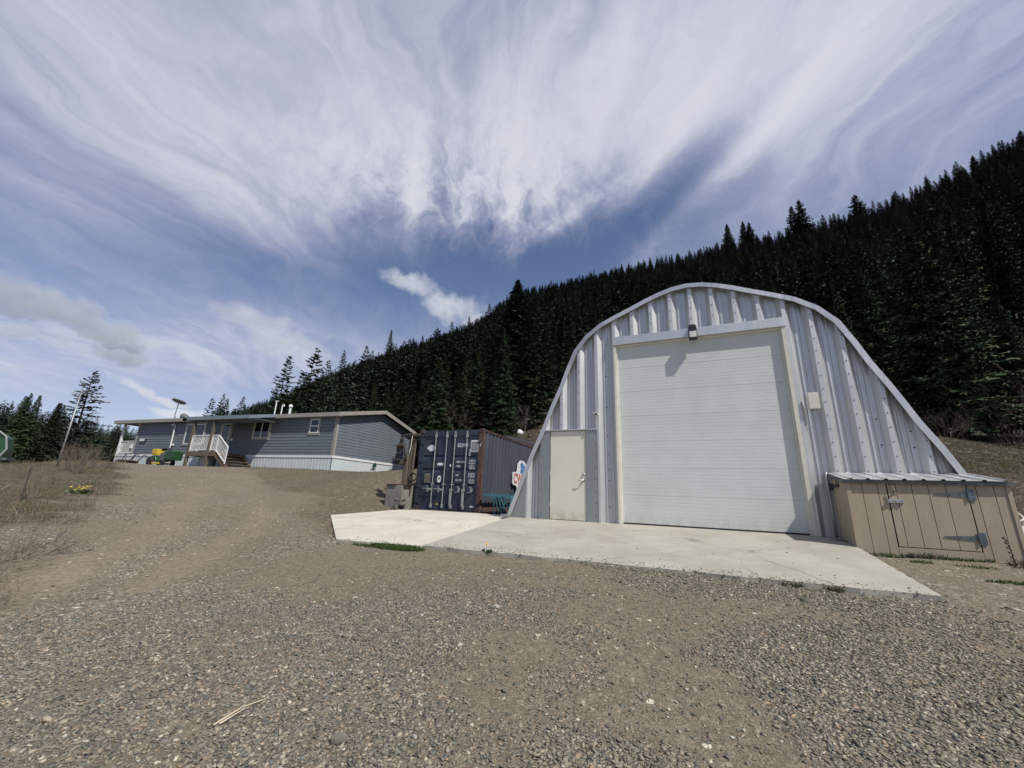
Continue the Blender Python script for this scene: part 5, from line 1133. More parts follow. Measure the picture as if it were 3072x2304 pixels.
def conifer_arrays(H, Rd, nb, tw, seed, z0=.08, droop=.25, sparse=0., twl=.34, tww=.11, sub=0):
    """crown as many narrow sprays along whorled branches"""
    g = np.random.default_rng(seed); Vs, Ts = [], []; bn = 0
    lean = g.uniform(-.012, .012, 2)
    for i in range(nb):
        s = z0 + (1 - z0) * (i + g.uniform(-.4, .4)) / nb; s = min(max(s, z0), .995)
        if sparse and g.random() < sparse: continue
        az = i * 2.39996 + g.uniform(-.5, .5); L = Rd * ((1 - s) ** .82) * (g.uniform(.62, 1.08)) * (1 if s > z0 + .1 else .8) + .10
        el = (-.22 + .95 * s ** 2.2) + g.uniform(-.12, .12) - droop * .4
        n = max(5, int(tw * (.35 + .65 * L / Rd)))
        q = (np.arange(n) + g.uniform(0, 1, n)) / n; q = .10 + .90 * q
        dx, dy = math.cos(az), math.sin(az)
        r_ = L * q * math.cos(el); zz = s * H + L * (q * math.sin(el) - droop * q ** 1.3 * .5 + droop * .55 * q ** 3.2)
        base = np.stack([dx * r_, dy * r_, zz], -1); side = np.where(np.arange(n) % 2, 1, -1) * 1.
        tl = (twl * L * (1 - q * .72) + .12 * H / 20) * g.uniform(.6, 1.25, n)
        fwd = g.uniform(.35, .95, n); sd = side * g.uniform(.5, 1.1, n)
        dr = np.stack([dx * fwd - dy * sd, dy * fwd + dx * sd, g.uniform(-.42, .18, n)], -1); dr /= np.linalg.norm(dr, axis=1)[:, None]
        up = np.array([0, 0, 1.]) + g.normal(0, .45, (n, 3)); wd = np.cross(dr, up); wd /= np.linalg.norm(wd, axis=1)[:, None] + 1e-9
        w_ = tww * (H / 20) * g.uniform(.7, 1.5, n)
        tip = base + dr * tl[:, None]; mid = base + dr * (tl * .45)[:, None]
        quad = np.stack([base, mid + wd * w_[:, None], tip, mid - wd * w_[:, None]], 1)
        Vs.append(quad.reshape(-1, 3)); tb = np.clip(g.normal(.42, .20) + .25 * q, 0, 1); Ts.append(np.repeat(tb, 4))
        if sub:
            for k in range(sub):
                f_ = g.uniform(.25, .9, n)[:, None]; b2 = base + dr * tl[:, None] * f_
                d2 = dr * .6 + g.normal(0, .55, (n, 3)); d2[:, 2] -= .12; d2 /= np.linalg.norm(d2, axis=1)[:, None]; t2 = (tl * .5)[:, None]
                w2 = np.cross(d2, up); w2 /= np.linalg.norm(w2, axis=1)[:, None] + 1e-9
                quad = np.stack([b2, b2 + d2 * t2 * .5 + w2 * (w_ * .6)[:, None], b2 + d2 * t2, b2 + d2 * t2 * .5 - w2 * (w_ * .6)[:, None]], 1)
                Vs.append(quad.reshape(-1, 3)); Ts.append(np.repeat(np.clip(tb + g.normal(.05, .15, n), 0, 1), 4))
    Vv = np.concatenate(Vs); Tt = np.concatenate(Ts); Vv[:, 0] += lean[0] * Vv[:, 2]; Vv[:, 1] += lean[1] * Vv[:, 2]
    return Vv, Tt
def crown_mesh(name, m_, **k):
    Vv, Tt = conifer_arrays(**k); Qd = np.arange(len(Vv)).reshape(-1, 4); o = raw_mesh(name, Vv, Qd, m_, parent='none', cols=Tt[:, None].repeat(3, 1)); me = o.data; bpy.data.objects.remove(o); return me
def trunk_mesh(H, r, m_, z0=0., br=0, seed=0):
    mb = MB(); g = np.random.default_rng(seed); mb.tube([(0, 0, -.6), (0, 0, .5), (.01 * H, 0, H * .4), (0, .005 * H, H * .98)], [r * 1.35, r, r * .62, r * .06], 8)
    for i in range(br):
        z = H * g.uniform(.06, .9); a = g.uniform(0, 6.28); l = r * 4 * (1.1 - z / H) + .4; mb.tube([(0, 0, z), (l * math.cos(a), l * math.sin(a), z + g.uniform(-.3, .2) * l)], [r * .16, r * .05], 4)
    o = mb.build('trunk', m_, None, smooth=True); me = o.data; bpy.data.objects.remove(o); return me
HERO = [(crown_mesh('crown', M_fir, H=20, Rd=4.8, nb=280, tw=34, seed=s, sub=3, z0=z, droop=dr_2, tww=.10), trunk_mesh(20, .27, M_bark, br=26, seed=s)) for s, z, dr_2 in ((1, .07, .30), (2, .05, .22), (3, .12, .35))]
MID = [(crown_mesh('crown', M_fir, H=20, Rd=rd, nb=190, tw=24, seed=10 + s, sub=2, z0=z, droop=.28, tww=.13), trunk_mesh(20, .22, M_bark, br=14, seed=s)) for s, rd, z in ((1, 3.9, .06), (2, 3.4, .10), (3, 4.3, .05), (4, 3.6, .14), (5, 3.1, .20))]
SKY_V = [(crown_mesh('crown', M_fir, H=20, Rd=3.8, nb=140, tw=22, seed=30 + s, sub=2, z0=.10, droop=.3, sparse=.12, tww=.14), trunk_mesh(20, .2, M_bark, br=20, seed=s)) for s in (1, 2, 3)]
def tree(kind, x, y, H, label, group=None, rot=None, wide=1., name='conifer', cat='conifer', dz=-.1):
    cm, tm = kind; r_ = rot if rot is not None else random.uniform(0, 6.28)
    o = thing(name, label, cat, (x, y, gz(x, y) + dz), r_, group); k = H / 20
    o.scale = (k * wide, k * wide, k)
    for nm, me in (('crown', cm), ('trunk', tm)):
        c_ = bpy.data.objects.new(nm, me); COL.objects.link(c_); c_.parent = o
    return o
def azd(az, r): return r * math.sin(R(az)), r * math.cos(R(az))
def tree_top(kind, px, py, dist, label, wide=1., **k):
    """a tree whose top shows at a given height of the sky seen from the yard"""
    d = pix_ray(px, py); h = math.hypot(d[0], d[1]); x, y, z = d * dist / h; return tree(kind, x, y, z - gz(x, y), label, wide=wide, **k)
# hero trees
T = [
 (HERO[0], 2725, 700, 31, 'huge dark fir standing right behind the shed, taller than every tree near it', 1.18),
 (HERO[1], 1552, 838, 43, 'tall pointed fir rising left of the shed roof above the container', 1.3),
 (HERO[2], 2990, 900, 33, 'broad dark fir at the far right edge behind the hillside grass', 1.05),
 (HERO[1], 2480, 860, 40, 'dark fir showing between the shed roof and the huge fir', .95),
 (HERO[0], 1475, 960, 44, 'full green fir just left of the tall pointed fir', .9),
 (HERO[2], 1640, 960, 43, 'dense fir just right of the tall pointed fir, behind the shed', .9),
 (SKY_V[0], 868, 1063, 74, 'spiky conifer rising above the house roof, left one of the pair', 1.35),
 (SKY_V[1], 950, 1043, 66, 'spiky conifer rising above the house roof, right one of the pair', 1.5),
 (SKY_V[2], 1034, 1050, 95, 'small narrow conifer on the skyline right of the spiky pair', 1.1),
 (SKY_V[0], 2394, 602, 300, 'lone tall conifer standing high on the ridge above the shed', 1.6),
 (SKY_V[2], 2372, 618, 300, 'second tall conifer beside the lone tall one on the ridge', 1.5),
 (SKY_V[1], 2563, 585, 310, 'small bushy conifer on the ridge between tall pair and the right edge', 2.0),
 (MID[0], 2178, 672, 330, 'conifer of the skyline cluster nearest to the ridge gap', 1.4), (MID[1], 2225, 665, 325, 'tallest conifer in the skyline cluster over the shed', 1.4), (MID[2], 2245, 668, 322, 'rightmost conifer in the skyline cluster over the shed', 1.4),
 (MID[3], 1175, 990, 110, 'conifer standing out of the slope above the gable', .85), (MID[4], 1410, 985, 75, 'thin dark conifer left of the full green fir', .9),
 (MID[1], 1195, 1135, 43, 'conifer rising just behind the right end of the gable roof', 1.1), (MID[4], 1243, 1090, 47, 'conifer between the gable and the container, taller of two', 1.1), (MID[0], 1290, 1105, 42, 'conifer standing behind the left half of the container', 1.15), (MID[2], 1340, 1060, 48, 'conifer standing behind the middle of the container', 1.15), (MID[3], 1395, 1075, 43, 'conifer standing behind the right half of the container', 1.15), (HERO[2], 1215, 1150, 37, 'low broad conifer touching the right slope of the gable roof', 1.3), (HERO[0], 1262, 1160, 35, 'low broad conifer right behind the winch and planks', 1.3), (HERO[1], 1318, 1140, 34, 'low broad conifer behind the container roof, left of the red bush', 1.3), (HERO[2], 1372, 1120, 35, 'low broad conifer behind the container roof, right of the red bush', 1.3), (HERO[0], 1440, 1060, 36, 'broad conifer over the right corner of the container', 1.25), (HERO[1], 1505, 1040, 35, 'broad conifer in front of the tall pointed fir', 1.25), (MID[0], 1590, 1080, 37, 'conifer at the shed edge above the white rock', 1.1)]
for kd, px_, py_, ds, lb_, wd in T: tree_top(kd, px_, py_, ds, lb_, wide=wd, rot=px_ * .01)
# left group beyond the trailer
for kd, px_, py_, ds, lb_, wd in [(SKY_V[1], 20, 1196, 62, 'sparse topped conifer at the left edge of the picture', .95), (HERO[2], 88, 1188, 60, 'layered conifer, first of the touching pair on the left', 1.05), (HERO[1], 122, 1183, 60, 'layered conifer, second of the touching pair on the left', .85), (HERO[0], 182, 1207, 64, 'layered conifer between the touching pair and the leaning pole', 1.0), (SKY_V[0], 130, 1240, 58, 'shorter conifer filling below the touching pair', 1.1), (SKY_V[2], 355, 1270, 80, 'conifer seen above the porch corner of the house', 1.3)]:
    tree_top(kd, px_, py_, ds, lb_, wide=wd, rot=px_ * .02)
pine_c = crown_mesh('crown', M_pine, H=20, Rd=5.8, nb=110, tw=26, seed=77, sub=2, z0=.16, droop=-.12, sparse=.22, twl=.26, tww=.15); pine_t = trunk_mesh(20, .26, M_bark, br=46, seed=5)
tree_top((pine_c, pine_t), 288, 1110, 58, 'open airy pine with gaps in its crown beside the leaning pole', wide=1.35, name='pine_tree', cat='pine')
# near slope individuals: behind shed, container, house
named = []
placed = [(o.location.x, o.location.y) for o in bpy.data.objects if o.get('category') in ('conifer', 'pine')]
def free(x, y, d): return all((x - a) ** 2 + (y - b_) ** 2 > d * d for a, b_ in placed)
g = np.random.default_rng(21); cnt = 0
rows = []
for az in np.arange(-40, 61, 2.2):
    for k in range(4):
        a = az + g.uniform(-1.0, 1.0); rb_ = np.interp(a, AZ, RB)
        st = (28 if a < 2 else 33) if a > -13 else (38 if a > -20 else (47 if a > -26 else 60)); 
        rows.append((a, st + k * 7.0 + g.uniform(-2.5, 2.5)))
for az in np.arange(-64, -37, 1.7):
    for k in range(4): rows.append((az + g.uniform(-.8, .8), 60 + k * 8 + g.uniform(-3, 3)))
zones = [(-70, -38, 'dark conifer in the wood beyond the grass bank on the left', 'conifers beyond the left bank', 15), (-38, -10, 'dark green conifer on the lower slope behind the house', 'conifers on the slope behind the house', 14), (-10, 22, 'dark green conifer on the lower slope behind the container and shed', 'conifers on the slope behind the shed', 17), (22, 65, 'dark green conifer on the steep slope right of the shed', 'conifers on the slope right of the shed', 18)]
for a, r_ in rows:
    x, y = azd(a, r_)
    if not free(x, y, 4.0): continue
    # keep clear of the house
    rel = np.array([x - H0[0], y - H0[1]]); uu = rel @ aH[:2]; dd = rel @ nH[:2]
    if -22 < uu < 3 and -3 < dd < 13: continue
    zn = [z for z in zones if z[0] <= a < z[1]]
    if not zn: continue
    zn = zn[0]; H = zn[4] * g.uniform(.72, 1.15)
    if -38 < a < -26: H *= .8
    me_ = np.interp(a, [-66, -50, -47.5, -46, -43, -40, -38, -35, -30, -25, -16, -5, 0, 16, 60], [8, 8, 6.5, 4.8, 3.9, 4.4, 6, 7.8, 10.5, 13.4, 18, 22, 26, 29, 29]) * g.uniform(.80, .98)
    H = min(H * 1.15, r_ * math.tan(R(me_)) - gz(x, y))
    if H < 3.5: continue
    tree(MID[int(g.integers(5))] if g.random() < .75 else HERO[int(g.integers(3))], x, y, H, zn[2], zn[3], wide=g.uniform(.85, 1.2)); placed.append((x, y)); cnt += 1
print('individual conifers', cnt)
# forest above: one mass, instanced
P_, S2, R2, K2 = [], [], [], []
for r_ in np.geomspace(78, 830, 92):
    step = 4.7 + r_ * .003
    azv = np.arange(-66, 63, math.degrees(step / r_))
    for a in azv + g.uniform(-.4, .4, len(azv)) * math.degrees(step / r_):
        rr = r_ * (1 + g.uniform(-.015, .015)); D_ = np.interp(a, AZ, DR)
        if rr > D_ * 1.03: continue
        if a < -38 and rr < 92: continue
        P_.append(azd(a, rr)); S2.append(g.uniform(.58, .86) * (1.22 if g.random() < .05 else 1))
P_ = np.array(P_); zz = ground_z(P_[:, 0], P_[:, 1]) - .4; n = len(P_); print('forest', n)
low = np.where(np.degrees(np.arctan2(P_[:, 0], P_[:, 1])) < -38, .62, 1.)
fv = []
for s in range(5):
    Vv, Tt = conifer_arrays(H=18, Rd=3.6 + .5 * (s % 3), nb=95, tw=16, seed=60 + s, sub=1, z0=.08, droop=.28, tww=.24, twl=.42); fv.append((Vv, Tt))
def inst_object(name, protos, pts3, scales, rots, kinds, mats, **props):
    """one object: copies of a few small meshes on points, through geometry nodes"""
    me = bpy.data.meshes.new(name); me.vertices.add(len(pts3)); me.vertices.foreach_set('co', np.asarray(pts3, np.float32).ravel())
    for nm, ty, arr in (('sc', 'FLOAT_VECTOR', scales), ('ro', 'FLOAT_VECTOR', rots)):
        a_ = me.attributes.new(nm, ty, 'POINT'); a_.data.foreach_set('vector', np.asarray(arr, np.float32).ravel())
    a_ = me.attributes.new('kd', 'INT', 'POINT'); a_.data.foreach_set('value', np.asarray(kinds, np.int32)); me.update()
    o = bpy.data.objects.new(name, me); COL.objects.link(o)
    ng = bpy.data.node_groups.new(name, 'GeometryNodeTree'); ng.interface.new_socket('Geometry', in_out='INPUT', socket_type='NodeSocketGeometry'); ng.interface.new_socket('Geometry', in_out='OUTPUT', socket_type='NodeSocketGeometry')
    N = ng.nodes; L = ng.links; gi = N.new('NodeGroupInput'); go = N.new('NodeGroupOutput'); jn = N.new('GeometryNodeJoinGeometry')
    def attr(nm, dt): q = N.new('GeometryNodeInputNamedAttribute'); q.data_type = dt; q.inputs[0].default_value = nm; return [s for s in q.outputs if s.enabled][0]
    kd, scv, rov = attr('kd', 'INT'), attr('sc', 'FLOAT_VECTOR'), attr('ro', 'FLOAT_VECTOR')
    for i, pm in enumerate(protos):
        oi = N.new('GeometryNodeObjectInfo'); oi.inputs[0].default_value = pm; ip = N.new('GeometryNodeInstanceOnPoints')
        cmp_ = N.new('FunctionNodeCompare'); cmp_.data_type = 'INT'; cmp_.operation = 'EQUAL'; ii = [s for s in cmp_.inputs if s.enabled]; L.new(kd, ii[0]); ii[1].default_value = i
        L.new(gi.outputs[0], ip.inputs['Points']); L.new(cmp_.outputs[0], ip.inputs['Selection']); L.new(oi.outputs['Geometry'], ip.inputs['Instance'])
        er = N.new('FunctionNodeEulerToRotation'); L.new(rov, er.inputs[0]); L.new(er.outputs[0], ip.inputs['Rotation']); L.new(scv, ip.inputs['Scale']); L.new(ip.outputs[0], jn.inputs[0])
    L.new(jn.outputs[0], go.inputs[0]); md = o.modifiers.new('nodes', 'NODES'); md.node_group = ng
    for k, v in props.items(): o[k] = v
    return o
protos = []
for Vv, Tt in fv:
    o = raw_mesh('forest_tree_shape', Vv, np.arange(len(Vv)).reshape(-1, 4), M_firf, parent='none', cols=Tt[:, None].repeat(3, 1)); protos.append(o)
sc_a = np.array(S2) * low; wd_ = g.uniform(.85, 1.25, n)
inst_object('forest', protos, np.column_stack([P_, zz]), np.stack([sc_a * wd_, sc_a * wd_, sc_a], -1), np.stack([g.uniform(-.04, .04, n), g.uniform(-.04, .04, n), g.uniform(0, 6.28, n)], -1), g.integers(0, 5, n), None, kind='stuff', label='dark conifer forest covering the mountainside')

# ------------------------------------------------------------------ bare shrubs and saplings
def shrub_mesh(name, H, n, spread, seed, m_, r=.012, up=1., depth=3):
    g = np.random.default_rng(seed); mb = MB()
    def grow(p, d, l, rad, k):
        q = p + d * l; m2 = (p + q) / 2 + g.normal(0, .05 * l, 3); mb.tube([p, m2, q], [rad, rad * .8, rad * .55], 3, cap=False)
        if k > 0:
            for _ in range(g.integers(2, 4)):
                d2 = d + g.normal(0, .42, 3) + np.array([0, 0, .12 * up]); d2 /= np.linalg.norm(d2); grow(m2 + (q - m2) * g.uniform(.1, 1), d2, l * g.uniform(.5, .8), rad * .6, k - 1)
    for i in range(n):
        a = g.uniform(0, 6.28); s = spread * math.sqrt(g.uniform(0, 1)); d = np.array([math.cos(a) * s, math.sin(a) * s, up]); d /= np.linalg.norm(d)
        grow(np.array([math.cos(a) * s * .15 * H, math.sin(a) * s * .15 * H, -.05]), d, H * g.uniform(.3, .5), r * g.uniform(.7, 1.2), depth)
    o = mb.build(name, m_, None); me = o.data; bpy.data.objects.remove(o); return me
def put(name, me, x, y, lbl, cat, sc=1., group=None, rot=None, dz=0):
    o = bpy.data.objects.new(name, me); COL.objects.link(o); o.location = (x, y, gz(x, y) + dz); o.rotation_euler = (0, 0, rot if rot is not None else random.uniform(0, 6.28)); o.scale = (sc,) * 3; o['label'] = lbl; o['category'] = cat
    if group: o['group'] = group
    return o
SB = [shrub_mesh('dry_shrub', 1.0, 26, 1.0, 5, M_twigg, .007), shrub_mesh('dry_shrub', 1.0, 30, 1.5, 6, M_twigg, .006, .55), shrub_mesh('dry_shrub', 1., 18, .35, 7, M_twigg, .006, 1.3, 2)]
BB = [shrub_mesh('bare_bush', 5.0, 16, .55, 8, M_twig, .045, 1.0, 4), shrub_mesh('bare_bush', 5.0, 14, .8, 9, M_twig, .045, .9, 4)]
def at_px(px_, dist): d = pix_ray(px_, 1400); h = math.hypot(d[0], d[1]); return d[0] * dist / h, d[1] * dist / h
for px_, ds, k_, s_, lb_ in [(30, 8.2, 1, .85, 'low tangled dry brush at the left edge beside the stake'), (150, 9.0, 1, .8, 'low grey tangled brush right of the dark stake'), (225, 11.0, 1, .6, 'small dry brush clump near the yellow flowers'), (10, 10.5, 0, .7, 'greyish dry bush behind the stake at the left edge'), (120, 14, 0, .6, 'dry bush on the bank between stake and leaning pole'), (195, 22, 2, 1.35, 'upright pale dry stalks around the foot of the leaning pole'), (240, 21, 2, 1.15, 'upright pale dry stalks just right of the leaning pole foot'), (262, 24, 0, 1.2, 'brown bare bush between leaning pole and the house'), (60, 7.0, 1, .6, 'flat dry twig heap nearest to the camera at left'), (300, 25, 1, .7, 'low brown brush at the end of the grass bank')]:
    x, y = at_px(px_, ds); put('dry_shrub', SB[k_], x, y, lb_, 'shrub', s_)
for px_, ds, k_, s_, lb_ in [(1352, 34, 0, .95, 'reddish brown bare bush among the firs above the container'), (1312, 36, 1, .8, 'smaller reddish bare bush left of the bigger one above the container'), (3055, 31, 1, .70, 'grey brown bare bush at the right edge below the firs'), (1500, 29, 1, .42, 'low brown brush on the slope above the culvert'), (1570, 30, 0, .4, 'low brown brush at the foot of the firs near the shed'), (2870, 27, 1, .34, 'low brown brush by the trunk of the huge fir'), (1120, 40, 1, .5, 'pale bare brush behind the gable of the house')]:
    x, y = at_px(px_, ds); put('bare_bush', BB[k_], x, y, lb_, 'bush', s_)
SP = shrub_mesh('sapling', 6.0, 1, .05, 12, mat('pale_bark', (.26, .24, .20), (.18, .165, .14)), .05, 1.6, 4)
for px_, ds, s_, lb_ in [(1572, 28, .62, 'slender pale sapling on the slope above the culvert'), (718, 62, 1.5, 'tall leafless pale tree over the middle of the house roof'), (1125, 46, 1.4, 'pale bare trunk rising behind the gable of the house')]:
    x, y = at_px(px_, ds); o = put('sapling', SP, x, y, lb_, 'sapling', s_)
wd = thing('dry_weed', 'small dark brown seeded weed stalk in front of the tan box corner', 'weed', tuple(SH(5.72, 1.05, -.20))); mb = MB(); mb.tube([(0, 0, 0), (-.02, 0, .22), (-.07, 0, .42)], .006, 5)
for i in range(9): mb.lathe([(.004, -.018), (.016, 0), (.004, .018)], (-.02 - .0055 * i + (.02 if i % 2 else -.02), 0, .14 + i * .032), (.6 if i % 2 else -.6, 0, 1), 5)
mb.build('seed_stalk', mat('weed_brown', (.05, .025, .018), (.07, .035, .02)), wd)

g = np.random.default_rng(55); ux, ub = [], []
while len(ux) < 90:
    a = g.uniform(-64, -40); r_ = g.uniform(7, 27); x, y = azd(a, r_); gm_ = masks(np.array([x]), np.array([y]))[0][0]
    if gm_ > .8 and vnoise(np.array([x / 2.2]), np.array([y / 2.2]), 51)[0] > -.12: ux.append((x, y, gz(x, y)))
ug = [bpy.data.objects.new('undergrowth_shape', m_) for m_ in SB[:2]]; k_ = len(ux); us = g.uniform(.2, .5, k_)
inst_object('undergrowth', ug, ux, np.stack([us, us, us * g.uniform(.5, 1, k_)], -1), np.stack([0 * us, 0 * us, g.uniform(0, 6.28, k_)], -1), g.integers(0, 2, k_), None, kind='stuff', label='tangled dry brown undergrowth on the left bank')

# ------------------------------------------------------------------ grass and gravel
M_blade = bpy.data.materials.new('grass_blades'); M_blade.use_nodes = True; t = NT(M_blade.node_tree); b = t.nodes['Principled BSDF']
at = t.n('ShaderNodeAttribute'); at.attribute_name = 'tint'; t.put(b.inputs['Base Color'], at.outputs['Color']); b.inputs['Roughness'].default_value = .85; b.inputs['Specular IOR Level'].default_value = .15
def blades(xy, h, wdt, lean, cols, name='grass', **props):
    n = len(xy); z = ground_z(xy[:, 0], xy[:, 1]) - .01; a = rng.uniform(0, 6.28, n); c = rng.uniform(0, 6.28, n)
    b0 = np.column_stack([xy, z]); tip = b0 + np.stack([np.cos(a) * lean * h, np.sin(a) * lean * h, h * np.sqrt(np.maximum(.05, 1 - np.minimum(lean, .95) ** 2))], -1)
    wv = np.stack([np.cos(c) * wdt, np.sin(c) * wdt, 0 * c], -1); mid = (b0 + tip) / 2; mid[:, 2] += .15 * h * lean
    Vv = np.stack([b0 - wv, b0 + wv, mid + wv * .7, tip, tip - wv * .15, mid - wv * .7], 1); Vq = Vv[:, [0, 1, 2, 5]], Vv[:, [5, 2, 3, 4]]
    VV = np.concatenate([Vq[0], Vq[1]], 1).reshape(-1, 3); Qd = np.arange(len(VV)).reshape(-1, 4)
    o = raw_mesh(name, VV, Qd, M_blade, cols=np.repeat(cols, 8, 0)); o['kind'] = 'stuff'
    for k, v in props.items(): o[k] = v
    return o
def palette(n, pal):
    pal = np.array(pal); i = rng.integers(0, len(pal), n); return pal[i] * rng.uniform(.7, 1.25, (n, 1))
DRY = [(.19, .16, .115), (.15, .125, .09), (.24, .21, .155), (.10, .08, .062), (.12, .11, .07), (.13, .10, .085)]
n = 240000; a_ = rng.uniform(-62, 60, n); r_ = np.sqrt(rng.uniform(5.5 ** 2, 34 ** 2, n)); r_ = np.where(rng.random(n) < .5, rng.uniform(5.5, 30, n), r_)
x, y = r_ * np.sin(np.radians(a_)), r_ * np.cos(np.radians(a_)); gm_, _, _ = masks(x, y)
rel = np.stack([x - H0[0], y - H0[1]], -1); hu, hd = rel @ aH[:2], rel @ nH[:2]; relc = np.stack([x - C0[0], y - C0[1]], -1); cu_, cd_ = relc @ aC[:2], relc @ nC[:2]
rels = np.stack([x - P0[0], y - P0[1]], -1); su, sd_ = rels @ aS[:2], rels @ nS[:2]
azb = np.degrees(np.arctan2(x, y)); sparse_ = np.where((azb > -34) & (azb < 20) & (r_ < 27), .28, 1.)
ok = (rng.random(n) < sparse_ * gm_ ** 1.5 * (.12 + .88 * (vnoise(x / 1.3, y / 1.3, 33) + .35 * vnoise(x / .4, y / .4, 35) > .0))) & ~((hu > -21) & (hu < .3) & (hd > -.3) & (hd < 8)) & ~((cu_ > -2.6) & (cu_ < .1) & (cd_ > -.2) & (cd_ < 6.2)) & ~((su > -3) & (su < 6.6) & (sd_ > -.1)) & ~in_poly(x, y, slab_poly) & ~((su > 3.9) & (su < 6.05) & (sd_ > -.95))
xy = np.stack([x, y], -1)[ok]; n = len(xy); leftish = (xy[:, 0] < -8); print('blades', n)
h_ = rng.uniform(.03, .10, n) * np.where(leftish & (rng.random(n) < .18), 2.6, 1.) * (1 + .5 * (vnoise(xy[:, 0] / 2, xy[:, 1] / 2, 4) > .1)); cc = palette(n, DRY)
gn_ = vnoise(xy[:, 0] / 1.2, xy[:, 1] / 1.2, 17) > .17; shd = sstep((np.hypot(xy[:, 0], xy[:, 1]) - 17) / 9) * (np.degrees(np.arctan2(xy[:, 0], xy[:, 1])) > -15); cc = cc * (1 - .55 * shd[:, None]); cc[gn_] = palette(int(gn_.sum()), [(.07, .095, .03), (.10, .12, .04), (.15, .13, .07)])  # far blades darkened: tree shade put into their colour
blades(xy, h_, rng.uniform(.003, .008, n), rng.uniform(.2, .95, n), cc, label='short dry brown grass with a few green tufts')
# green weeds along slab edge, tufts by the box
def tuft(u0, d0, ru, rd_, n, h, cols, lbl, cat='weeds', nm='weed_clump', rot=0.):
    a = rng.uniform(0, 6.28, n); q = np.sqrt(rng.uniform(0, 1, n)); uu = u0 + ru * q * np.cos(a); dd = d0 + rd_ * q * np.sin(a) + rot * (uu - u0)
    p = P0[:2] + uu[:, None] * aS[:2] - dd[:, None] * nS[:2]; o = blades(p, rng.uniform(.5, 1.2, n) * h, rng.uniform(.004, .009, n), rng.uniform(.1, .9, n), palette(n, cols), name=nm)
    del o['kind']; o['label'] = lbl; o['category'] = cat; return o
GR = [(.045, .085, .02), (.06, .10, .025), (.035, .06, .018), (.09, .12, .04)]
tuft(-3.05, 3.80, .55, .13, 2600, .075, GR, 'dense green weed patch along the front edge of the pale slab')
tuft(-3.65, 3.86, .35, .07, 500, .05, GR, 'thin green weeds at the left end of the dense weed patch', nm='weed_clump')
tuft(4.30, 1.05, .20, .10, 260, .07, GR + DRY[:2], 'green tuft at the front left foot of the tan box')
tuft(4.75, .98, .28, .07, 380, .09, DRY + GR[:2], 'dry grass tuft below the door of the tan box')
tuft(5.25, 1.0, .30, .07, 300, .06, GR + DRY[:1], 'green tuft below the lower hinge of the tan box'); tuft(4.55, 1.45, .13, .10, 150, .05, GR, 'small green weed in the gravel left before the box'); tuft(5.1, 1.5, .22, .09, 200, .04, GR + DRY[:1], 'small green weed in the gravel before the box hinge')
tuft(5.05, 2.35, .26, .07, 320, .045, GR, 'green weed strip on the gravel right of the slab corner'); tuft(2.6, 3.46, .12, .05, 110, .06, DRY + GR, 'grass tuft at the slab edge near its right corner'); tuft(3.0, 3.46, .10, .05, 110, .06, DRY + GR, 'grass tuft at the slab edge right beside its corner')
tuft(6.0, 1.3, .45, .35, 700, .10, [(.07, .045, .03), (.12, .085, .055), (.16, .12, .08)], 'dark dead leaves and stalks at the right corner of the tan box', 'dead leaves', 'dead_leaf_heap')
tuft(3.97, .22, .16, .22, 900, .05, [(.20, .17, .13), (.26, .22, .17), (.13, .11, .08)], 'heap of grey brown dead leaves between garage door and tan box', 'dead leaves', 'dead_leaf_heap').location.z = .08
def flower(px_, py_, n, r, lbl, ds=None):
    p = gpt(px_, py_, 0); t_ = thing('yellow_flower', lbl, 'flower', tuple(p)); g = np.random.default_rng(px_); mb = MB(); m2 = MB()
    for i in range(n):
        a, q = g.uniform(0, 6.28), r * math.sqrt(g.random()); c_ = (q * math.cos(a), q * math.sin(a), .08 + g.uniform(0, .10)); mb.lathe([(.004, 0), (.026, .008), (.022, .016), (.004, .018)], c_, (g.uniform(-.3, .3), -.3, 1), 8); m2.tube([(c_[0], c_[1], -.03), c_], .003, 4)
        for k in range(8): b_ = g.uniform(0, 6.28); m2.add([(c_[0], c_[1], 0), (c_[0] + .07 * math.cos(b_), c_[1] + .07 * math.sin(b_), .09), (c_[0] + .10 * math.cos(b_ + .4), c_[1] + .10 * math.sin(b_ + .4), .05)], [(0, 1, 2)])
    mb.build('blossom', M_yel, t_); m2.build('leaves', mat('weed_green', (.05, .09, .025), (.07, .11, .03)), t_)
flower(235, 1480, 15, .20, 'clump of yellow flowers on the brushy bank at left'); flower(1459, 1664, 1, .01, 'single yellow dandelion at the front edge of the slab')

